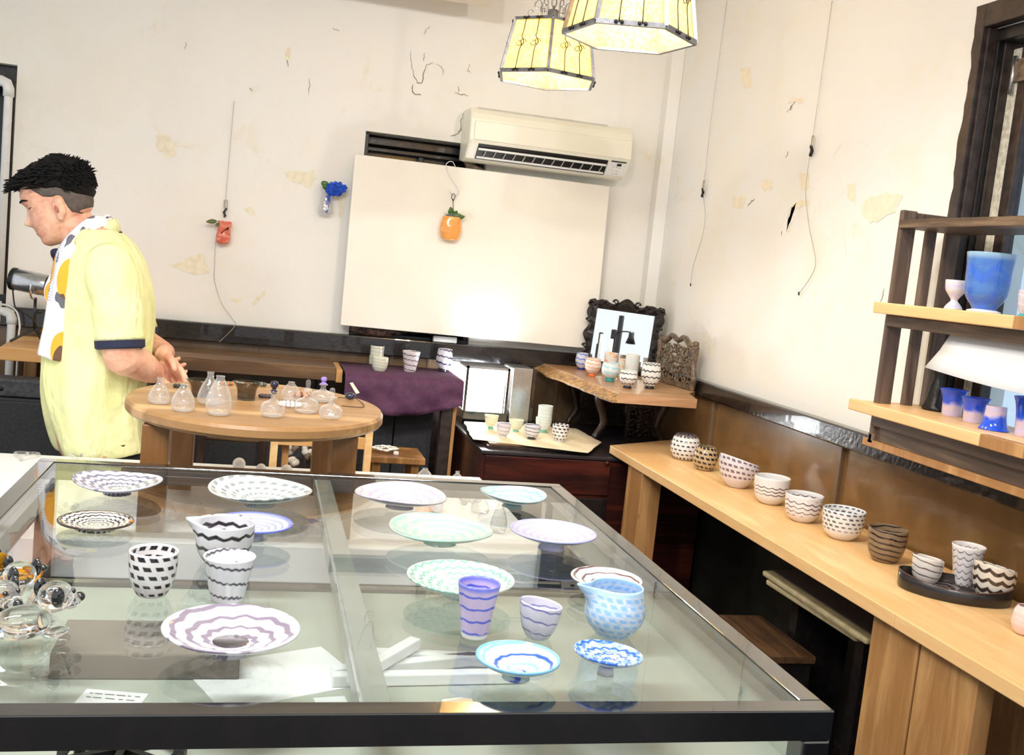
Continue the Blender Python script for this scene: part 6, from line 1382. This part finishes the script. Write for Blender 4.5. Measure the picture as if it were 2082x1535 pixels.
hand(wr_l, Vector((0.25, 0.85, -0.12)), Vector((0.75, -0.1, 0.35)), 0.95, FC, ((0.018, 0.032, 0.006), (0.045, 0.050, 0.020), (0.068, 0.046, 0.034)))
bmesh.ops.recalc_face_normals(body, faces=body.faces)
tmp = obj('tmp_body', body, None)
rm = tmp.modifiers.new('remesh', 'REMESH'); rm.mode = 'VOXEL'; rm.voxel_size = 0.0038; rm.use_smooth_shade = True
sm = tmp.modifiers.new('smooth', 'SMOOTH'); sm.factor = 0.5; sm.iterations = 2
dg = bpy.context.evaluated_depsgraph_get(); me = bpy.data.meshes.new_from_object(tmp.evaluated_get(dg)); bpy.data.objects.remove(tmp)
me.name = 'body'; me.transform(Matrix.Translation(-man.location)); bo = bpy.data.objects.new('body', me); C.objects.link(bo); bo.parent = man
for p in me.polygons: p.use_smooth = True
Mk = Mat('skin'); v = Mk.coord(); n1 = Mk.noise(v, 14, 3); n2 = Mk.noise(v, 90, 2)
Mk.base(Mk.mix((n1 * 0.7 + n2 * 0.3).ss(0.35, 0.68), srgb(232, 186, 158), srgb(208, 146, 122)), 0.5, 0.35); Mk.p.inputs['Subsurface Weight'].default_value = 0.12; Mk.p.inputs['Subsurface Radius'].default_value = (0.012, 0.005, 0.003)
me.materials.clear(); me.materials.append(Mk.m)
hairm = plain('black_hair', srgb(12, 11, 13), 0.75, 0, 0.25, 0.3, 160, 0.5); fadem = plain('short_grey_hair', srgb(88, 78, 72), 0.8, var=0.12, scale=60)
for sgn in (-1, 1):
    bm = nb(); pts = [toworld(headpt(36 + 2 * math.sin(i / 7 * PI), sgn * (0.30 + 0.075 * i))[0] + 1.2, headpt(36, sgn * (0.30 + 0.075 * i))[1], 36 + 2 * math.sin(i / 7 * PI) - 0.6 * max(0, i - 4)) for i in range(8)]
    tube(bm, pts, [1.2 * KP, 2.4 * KP, 2.2 * KP, 1.0 * KP], 6); obj('eyebrow', bm, hairm, man)
    bm = nb(); pts = [toworld(headpt(21 - 0.3 * i, sgn * (0.34 + 0.07 * i))[0] + 0.6, headpt(21, sgn * (0.34 + 0.07 * i))[1], 20.5 - 1.2 * math.sin(i / 6 * PI)) for i in range(7)]
    tube(bm, pts, [0.5 * KP, 1.1 * KP, 0.6 * KP], 6); obj('lowered_eyelid', bm, plain('lash_line', srgb(70, 46, 40), 0.6), man)
    bm = nb(); ell(bm, toworld(-1, sgn * 58.6, 1), 4.0 * KP, 1.6 * KP, 8 * KP, Matrix.Rotation(-0.42, 3, 'Y'), 12, 8); obj('ear_hollow', bm, plain('ear_shadow_skin', srgb(168, 98, 80), 0.6), man, smooth=True)
bm = nb(); pts = [toworld(headpt(-26.5, 0.30 * (i - 4) / 4)[0] + 0.8, headpt(-26.5, 0.30 * (i - 4) / 4)[1], -26.5) for i in range(9)]; tube(bm, pts, [0.6 * KP, 1.6 * KP, 0.6 * KP], 6); obj('lip_line', bm, plain('lip', srgb(176, 104, 96), 0.5), man)
# hair: short faded sides, thick tousled top swept forward
def hair_cap(lo, thick, name, m, nz=0.25):
    bm = nb(); nphi = 72; rows = []
    for j in range(15):
        row_o, row_i = [], []
        for i in range(nphi):
            phi = 2 * PI * i / nphi; b0 = lo(phi); b = b0 + (92 - b0) * (j / 14) ** 0.9
            t_ = thick(phi, b) * (0.35 if j == 0 else 1)
            t_ *= 1 + nz * mnoise.noise(Vector((math.cos(phi) * 4, math.sin(phi) * 4, b * 0.12)))
            a_, s = headpt(b, phi, 0.3 + t_); up = max(0, (b - 55) / 37) ** 1.5 * t_ * 1.25
            row_o.append(toworld(a_, s, b + up)); a_, s = headpt(b, phi, -1.5); row_i.append(toworld(a_, s, b))
        rows.append((row_o, row_i))
    O = [r[0] for r in rows]; I = [r[1] for r in rows]
    loft(bm, I[::-1] + O, True, True)
    return obj(name, bm, m, man, smooth=True)
def lo_fade(phi):
    c = math.cos(phi)
    if c > 0.45: return 60
    if c > 0.1: return 44 - 60 * (0.45 - c)
    if c > -0.25: return 26 - 0 * c
    return -8 - 12 * min(1, (-c - 0.25) * 2)
def smoothlo(f):
    return lambda phi: sum(f(phi + d) for d in (-0.16, -0.08, 0, 0.08, 0.16)) / 5
hair_cap(smoothlo(lo_fade), lambda phi, b: 1.2, 'faded_sides', fadem, 0.1)
def lo_top(phi):
    c = math.cos(phi); return 60 + 4 * c if c > 0.3 else (44 + 12 * c if c > -0.4 else 26 + 8 * (c + 0.4) * 4)
def th_top(phi, b): return 3 + 7 * max(0, min(1, (b - 44) / 26)) + 4 * max(0, -math.cos(phi))
hair_cap(smoothlo(lo_top), th_top, 'hair', hairm, 0.35)
random.seed(13); bm = nb()
for i in range(900):
    phi = random.uniform(-PI, PI); b = random.uniform(46 if abs(phi) > 1.2 else 58, 91); a_, s = headpt(b, phi, 3 + 6 * random.random()); r0 = toworld(a_, s, b + 6)
    front = max(0, math.cos(phi)); L = random.uniform(9, 18) + 8 * front * (b < 76)
    back = max(0, -math.cos(phi)); dr = (FW * (0.85 + 0.3 * front - 1.2 * back) + UPH * random.uniform(-0.05, 0.55) + SD * (s / 60 * 0.7 + random.uniform(-0.3, 0.3))).normalized()
    dr2 = (dr + UPH * random.uniform(-0.55, 0.05) + SD * random.uniform(-0.2, 0.2)).normalized()
    p1 = r0 + dr * (L * 0.55 * KP); p2 = p1 + dr2 * (L * 0.5 * KP)
    tube(bm, smooth_path([r0 - dr * 4 * KP, p1, p2], 2), [2.4 * KP, 2.0 * KP, 0.3 * KP], 5)
for i in range(520):
    phi = random.choice((-1, 1)) * random.uniform(1.9, PI); b = random.uniform(32, 62); a_, s = headpt(b, phi, th_top(phi, b) * 0.9); r0 = toworld(a_, s, b)
    od = (toworld(*headpt(b, phi, 20), b) - toworld(*headpt(b, phi, 0), b)).normalized(); dr = (UPH * random.uniform(-1.0, -0.3) - FW * 0.4 + od * 0.35 + SD * random.uniform(-0.2, 0.2)).normalized()
    p1 = r0 + dr * (6 * KP); p2 = p1 + (dr - od * 0.3).normalized() * (6 * KP)
    tube(bm, [r0, p1, p2], [1.8 * KP, 1.5 * KP, 0.3 * KP], 4)
obj('hair_tuft', bm, hairm, man, smooth=True)
# polo shirt
def polo():
    M = Mat('yellow_pique'); v = M.coord(); n = M.noise(v, 5, 3); w = M.noise(M.mapping(v, (1, 1, 0.5)), 9, 3, 0.6, 0.6); f = M.vor(v, 420)
    M.base(M.mix(n.ss(0.35, 0.7), srgb(238, 238, 186), srgb(234, 236, 168)), 0.8, 0.2); M.bump(w * 1.0 + X(M.t, f) * 0.03, 0.7, 0.05)
    return M.m
PM = polo(); trim = plain('navy_rib', srgb(34, 38, 66), 0.8, var=0.1, scale=200, bump=0.1)
def folded(y, f, k, w):
    r = ring_xy(f, k, y, w, n=72)
    for i, q in enumerate(r):
        a = 2 * PI * i / 72; amp = 0.003 + 0.006 * max(0, (y - 560) / 300)
        d = Vector((math.cos(a), math.sin(a), 0)); r[i] = q + d * (amp * math.sin(5 * a + y * 0.012) + 0.5 * amp * math.sin(11 * a - y * 0.02))
    if y > 905:
        for i in range(72): r[i].z += 0.010 * abs(math.cos(2 * PI * i / 72)) ** 1.5
    return r
bm = nb(); loft(bm, [folded(y, f, k, w) for (y, f, k, w) in TOR[1:]] + [[q + Vector((0, 0, 0.001)) + (Vector((hp(210, 912).x, PY, q.z)) - q) * 0.03 for q in folded(*TOR[-1])]], False, False)
shirt = obj('polo_shirt', bm, PM, man, smooth=True); sb = shirt.modifiers.new('sub', 'SUBSURF'); sb.levels = sb.render_levels = 1
for sgn, (s_, e_) in ((-1, (sh_l, el_l)), (1, (sh_r, el_r))):
    a0 = s_ + Vector((-0.030, -sgn * 0.060, 0.050)); e1 = s_.lerp(e_, 0.82)
    path = smooth_path([a0, s_ + Vector((-0.008, -sgn * 0.002, 0.004)), s_.lerp(e_, 0.40) + Vector((0.002, 0, 0)), e1], 5)
    bm = nb(); n = len(path); rr = [0.070 - 0.004 * (i / (n - 1)) + 0.0025 * math.sin(i * 1.3) for i in range(n)]; rr[0] = 0.040; rr[1] = 0.052; rr[2] = 0.060; rr[3] = 0.066
    tube(bm, path, rr, 28); sl = obj('sleeve', bm, PM, shirt, smooth=True)
    d = (path[-1] - path[-2]).normalized(); e2 = path[-1]
    bm = nb(); tube(bm, [e2 - d * 0.006, e2 - d * 0.002, e2 + d * 0.020, e2 + d * 0.024], [0.063, 0.0672, 0.0665, 0.060], 28); obj('cuff', bm, trim, sl, smooth=False)
# collar
bm = nb(); rings = []
for j, (dy_, gx) in enumerate(((8, 0), (-4, 3), (-13, 4), (-4, 9), (20, 15))):
    ring = []
    for i in range(36):
        a = 2 * PI * i / 36; cx_, cy_ = 187, 477 + dy_; rx_ = 45 + gx; ry_ = 0.064 + gx * 0.0011
        tx = cx_ + rx_ * math.cos(a); ty = cy_ - 0.42 * rx_ * math.cos(a) + (16 * max(0, -math.cos(a)) ** 2)
        q = hp(tx, ty); ring.append(Vector((q.x, PY + ry_ * math.sin(a), q.z)))
    rings.append(ring)
loft(bm, rings, False, False); col_ = obj('collar', bm, PM, shirt, smooth=True); sd = col_.modifiers.new('solid', 'SOLIDIFY'); sd.thickness = 0.003
bm = nb(); tube(bm, [q + Vector((0, 0, 0.0005)) for q in rings[4]][10:27] if False else [rings[4][i % 36] for i in range(20, 36)] + [rings[4][i % 36] for i in range(0, 17)], 0.0022, 6); obj('collar_tipping', bm, trim, col_, smooth=True)
# side vent and trousers
bm = nb(); vq = hp(215, 912, -0.197); plate_poly(bm, [vq + Vector((-0.007, -0.010, -0.016)), vq + Vector((0.007, -0.010, -0.016)), vq + Vector((0.001, -0.010, 0.008))], (0, -1, 0), 0.001); obj('hem_vent', bm, trim, shirt)
bm = nb(); loft(bm, [ring_xy(124, 298, 885, 0.185), ring_xy(124, 300, 925, 0.178), ring_xy(128, 300, 980, 0.176), ring_xy(132, 296, 1030, 0.172)], True, True)
tm = plain('dark_navy_trousers', srgb(30, 32, 42), 0.85, var=0.2, scale=90); tr_ = obj('trousers', bm, tm, man, smooth=True)
for sgn in (-1, 1):
    hx = hp(210, 1020); bm = nb(); tube(bm, [Vector((hx.x, PY + sgn * 0.086, hx.z + 0.03)), Vector((hx.x, PY + sgn * 0.09, 0.45)), Vector((hx.x + 0.02, PY + sgn * 0.09, 0.06))], [0.115, 0.085, 0.072], 20); obj('trouser_leg', bm, tm, tr_, smooth=True)
    bm = nb(); ell(bm, Vector((hx.x - 0.05, PY + sgn * 0.09, 0.046)), 0.135, 0.05, 0.046, u=16, v=10); obj('shoe', bm, M_['black'], man, smooth=True)
# scarf: loop round the neck, two hanging ends
def scarfmat():
    M = Mat('dotted_scarf'); uv = M.coord('UV'); u, v, _ = M.sep(uv)
    vec = M.mapping(uv, (0.95, 0.72, 1)); vo = M.node('ShaderNodeTexVoronoi'); M.link(vec, vo.inputs['Vector']); vo.inputs['Scale'].default_value = 1.0; vo.inputs['Randomness'].default_value = 0.55
    d = X(M.t, vo.outputs['Distance']); cs = M.node('ShaderNodeSeparateColor'); M.link(vo.outputs['Color'], cs.inputs[0]); h = X(M.t, cs.outputs[0])
    dot = d.ss(0.40, 0.37)
    c = M.mix(h.gt(0.42), srgb(248, 176, 62), srgb(34, 42, 66)); c = M.mix(h.gt(0.80), c, srgb(120, 140, 176))
    half = M.noise(vec, 2.2, 1).gt(0.60)
    col = M.mix(dot, srgb(240, 238, 242), c); col = M.mix(half * 0.85, col, srgb(36, 44, 68))
    st = ((v * 14).fr()).lt(0.35) * (h.lt(0.22)); col = M.mix(st * 0.8, col, srgb(180, 184, 204))
    M.base(col, 0.85, 0.2); M.bump(M.noise(M.coord(), 40, 3), 0.25, 0.004); return M.m
SM = scarfmat()
def surf(x, y, m=0.012, sgn=-1):
    T = [(q[0], q) for q in TOR]; f = interp([(a, q[1]) for a, q in T], y); k = interp([(a, q[2]) for a, q in T], y); w = interp([(a, q[3]) for a, q in T], y)
    ca = max(-1, min(1, (x - (f + k) / 2) / ((k - f) / 2))); return hp(x, y, sgn * (w * (1 - abs(ca) ** 2.3) ** (1 / 2.3) + m))
def strip(path, widths, nrmfn, name, vscale=9.0, wavez=0.004, par=None):
    P = smooth_path(path, 7); n = len(P); bm = nb(); uvl = bm.loops.layers.uv.verify(); rows = []; acc = 0; vs_ = []
    for i, q in enumerate(P):
        if i: acc += (P[i] - P[i - 1]).length
        t_ = (P[min(i + 1, n - 1)] - P[max(i - 1, 0)]).normalized(); nr = nrmfn(i / (n - 1)).normalized(); s_ = t_.cross(nr).normalized(); nr = s_.cross(t_)
        w = interp([(k / (len(widths) - 1), widths[k]) for k in range(len(widths))], i / (n - 1)); row = []
        for j in range(9):
            x = j / 8 - 0.5; row.append(bm.verts.new(q + s_ * (w * x) + nr * (wavez * math.cos(x * 9 + i * 0.12) - 0.014 * (2 * x) ** 2 * (w / 0.07))))
        rows.append(row); vs_.append(acc * vscale)
    for i in range(n - 1):
        for j in range(8):
            f = bm.faces.new((rows[i][j], rows[i][j + 1], rows[i + 1][j + 1], rows[i + 1][j])); f.smooth = True
            for l, (uu, vv_) in zip(f.loops, ((j, vs_[i]), (j + 1, vs_[i]), (j + 1, vs_[i + 1]), (j, vs_[i + 1]))): l[uvl].uv = (uu / 8, vv_)
    o = obj(name, bm, SM, par or man, smooth=True); sd = o.modifiers.new('solid', 'SOLIDIFY'); sd.thickness = 0.005; sd.offset = 0
    return o
sc = strip([hp(222, 446, 0.03), hp(222, 446, 0.0), hp(216, 448, -0.045), hp(198, 455, -0.085), hp(178, 474, -0.125), surf(164, 496, 0.014), surf(154, 525, 0.014), surf(148, 560, 0.014), surf(140, 610, 0.016), surf(132, 660, 0.018), surf(120, 716, 0.022)], [0.040, 0.042, 0.040, 0.042, 0.044, 0.050, 0.060, 0.068, 0.072, 0.076, 0.084],
           lambda s: Vector((0.35 - 0.85 * s, -1.0, 0.6 * (1 - s))), 'scarf')
strip([hp(216, 440, 0.03), hp(206, 442, 0.05), hp(180, 462, 0.074), hp(140, 505, 0.06), hp(112, 540, 0.02), hp(104, 566, 0.0), hp(98, 590, -0.01), hp(104, 612, -0.02)], [0.04, 0.042, 0.042, 0.05, 0.056, 0.06, 0.06, 0.05], lambda s: Vector((-0.5 - 0.4 * s, 0.9 - 1.9 * s, 0.3)), 'scarf_end', par=sc)
bm = nb(); 
for i in range(5): ell(bm, hp(120 - 3 * i % 7, 513 + 3 * i, -0.03 + 0.012 * i), 0.018, 0.020, 0.012, Matrix.Rotation(0.5 * i, 3, 'Y'), 12, 8)
obj('scarf_knot', bm, trim, sc, smooth=True)

# ================================================================== OPPOSITE SIDE OF THE ROOM (seen in the mirror)
t = thing('plank_rack', 'rack of tall dark planks reflected in the carved mirror', 'rack', (-1.22, 0.9, 0))
for k, (x, y, h, w_) in enumerate(((-1.40, 0.86, 1.66, 0.035), (-1.355, 0.90, 1.76, 0.030), (-1.265, 0.84, 1.80, 0.045), (-1.155, 0.90, 1.92, 0.040))):
    bxo('plank', x, x + w_, y, y + 0.03, 0.02, h, M_['darkframe2'], t, 0.003)
bxo('rack_base', -1.42, -1.10, 0.82, 0.98, 0, 0.02, M_['darkframe2'], t)
for (x, h) in ((-1.315, 1.74), (-1.21, 1.70)): bxo('pale_plank', x, x + 0.035, 0.93, 0.96, 0.02, h, M_['whitetop'], t)
t = thing('desk_lamp', 'black lamp with a bent arm reflected in the carved mirror', 'lamp', (-1.05, 1.02, 0))
obj('arm', stube(nb(), [(-1.10, 1.02, 1.72), (-1.06, 1.02, 1.755), (-0.97, 1.02, 1.76), (-0.93, 1.02, 1.75)], 0.006, 8), M_['black'], t, smooth=True)
obj('shade', rev([(0.018, 1.76), (0.024, 1.745), (0.026, 1.71), (0.045, 1.655), (0.040, 1.655), (0.022, 1.71), (0.001, 1.73)], 24, fn=lambda p, a, r, z: p + Vector((-0.92, 1.02, 0))), M_['black'], t)
obj('stand', tube(nb(), [(-1.095, 1.02, 0), (-1.098, 1.02, 1.73)], 0.008, 8), M_['black'], t)
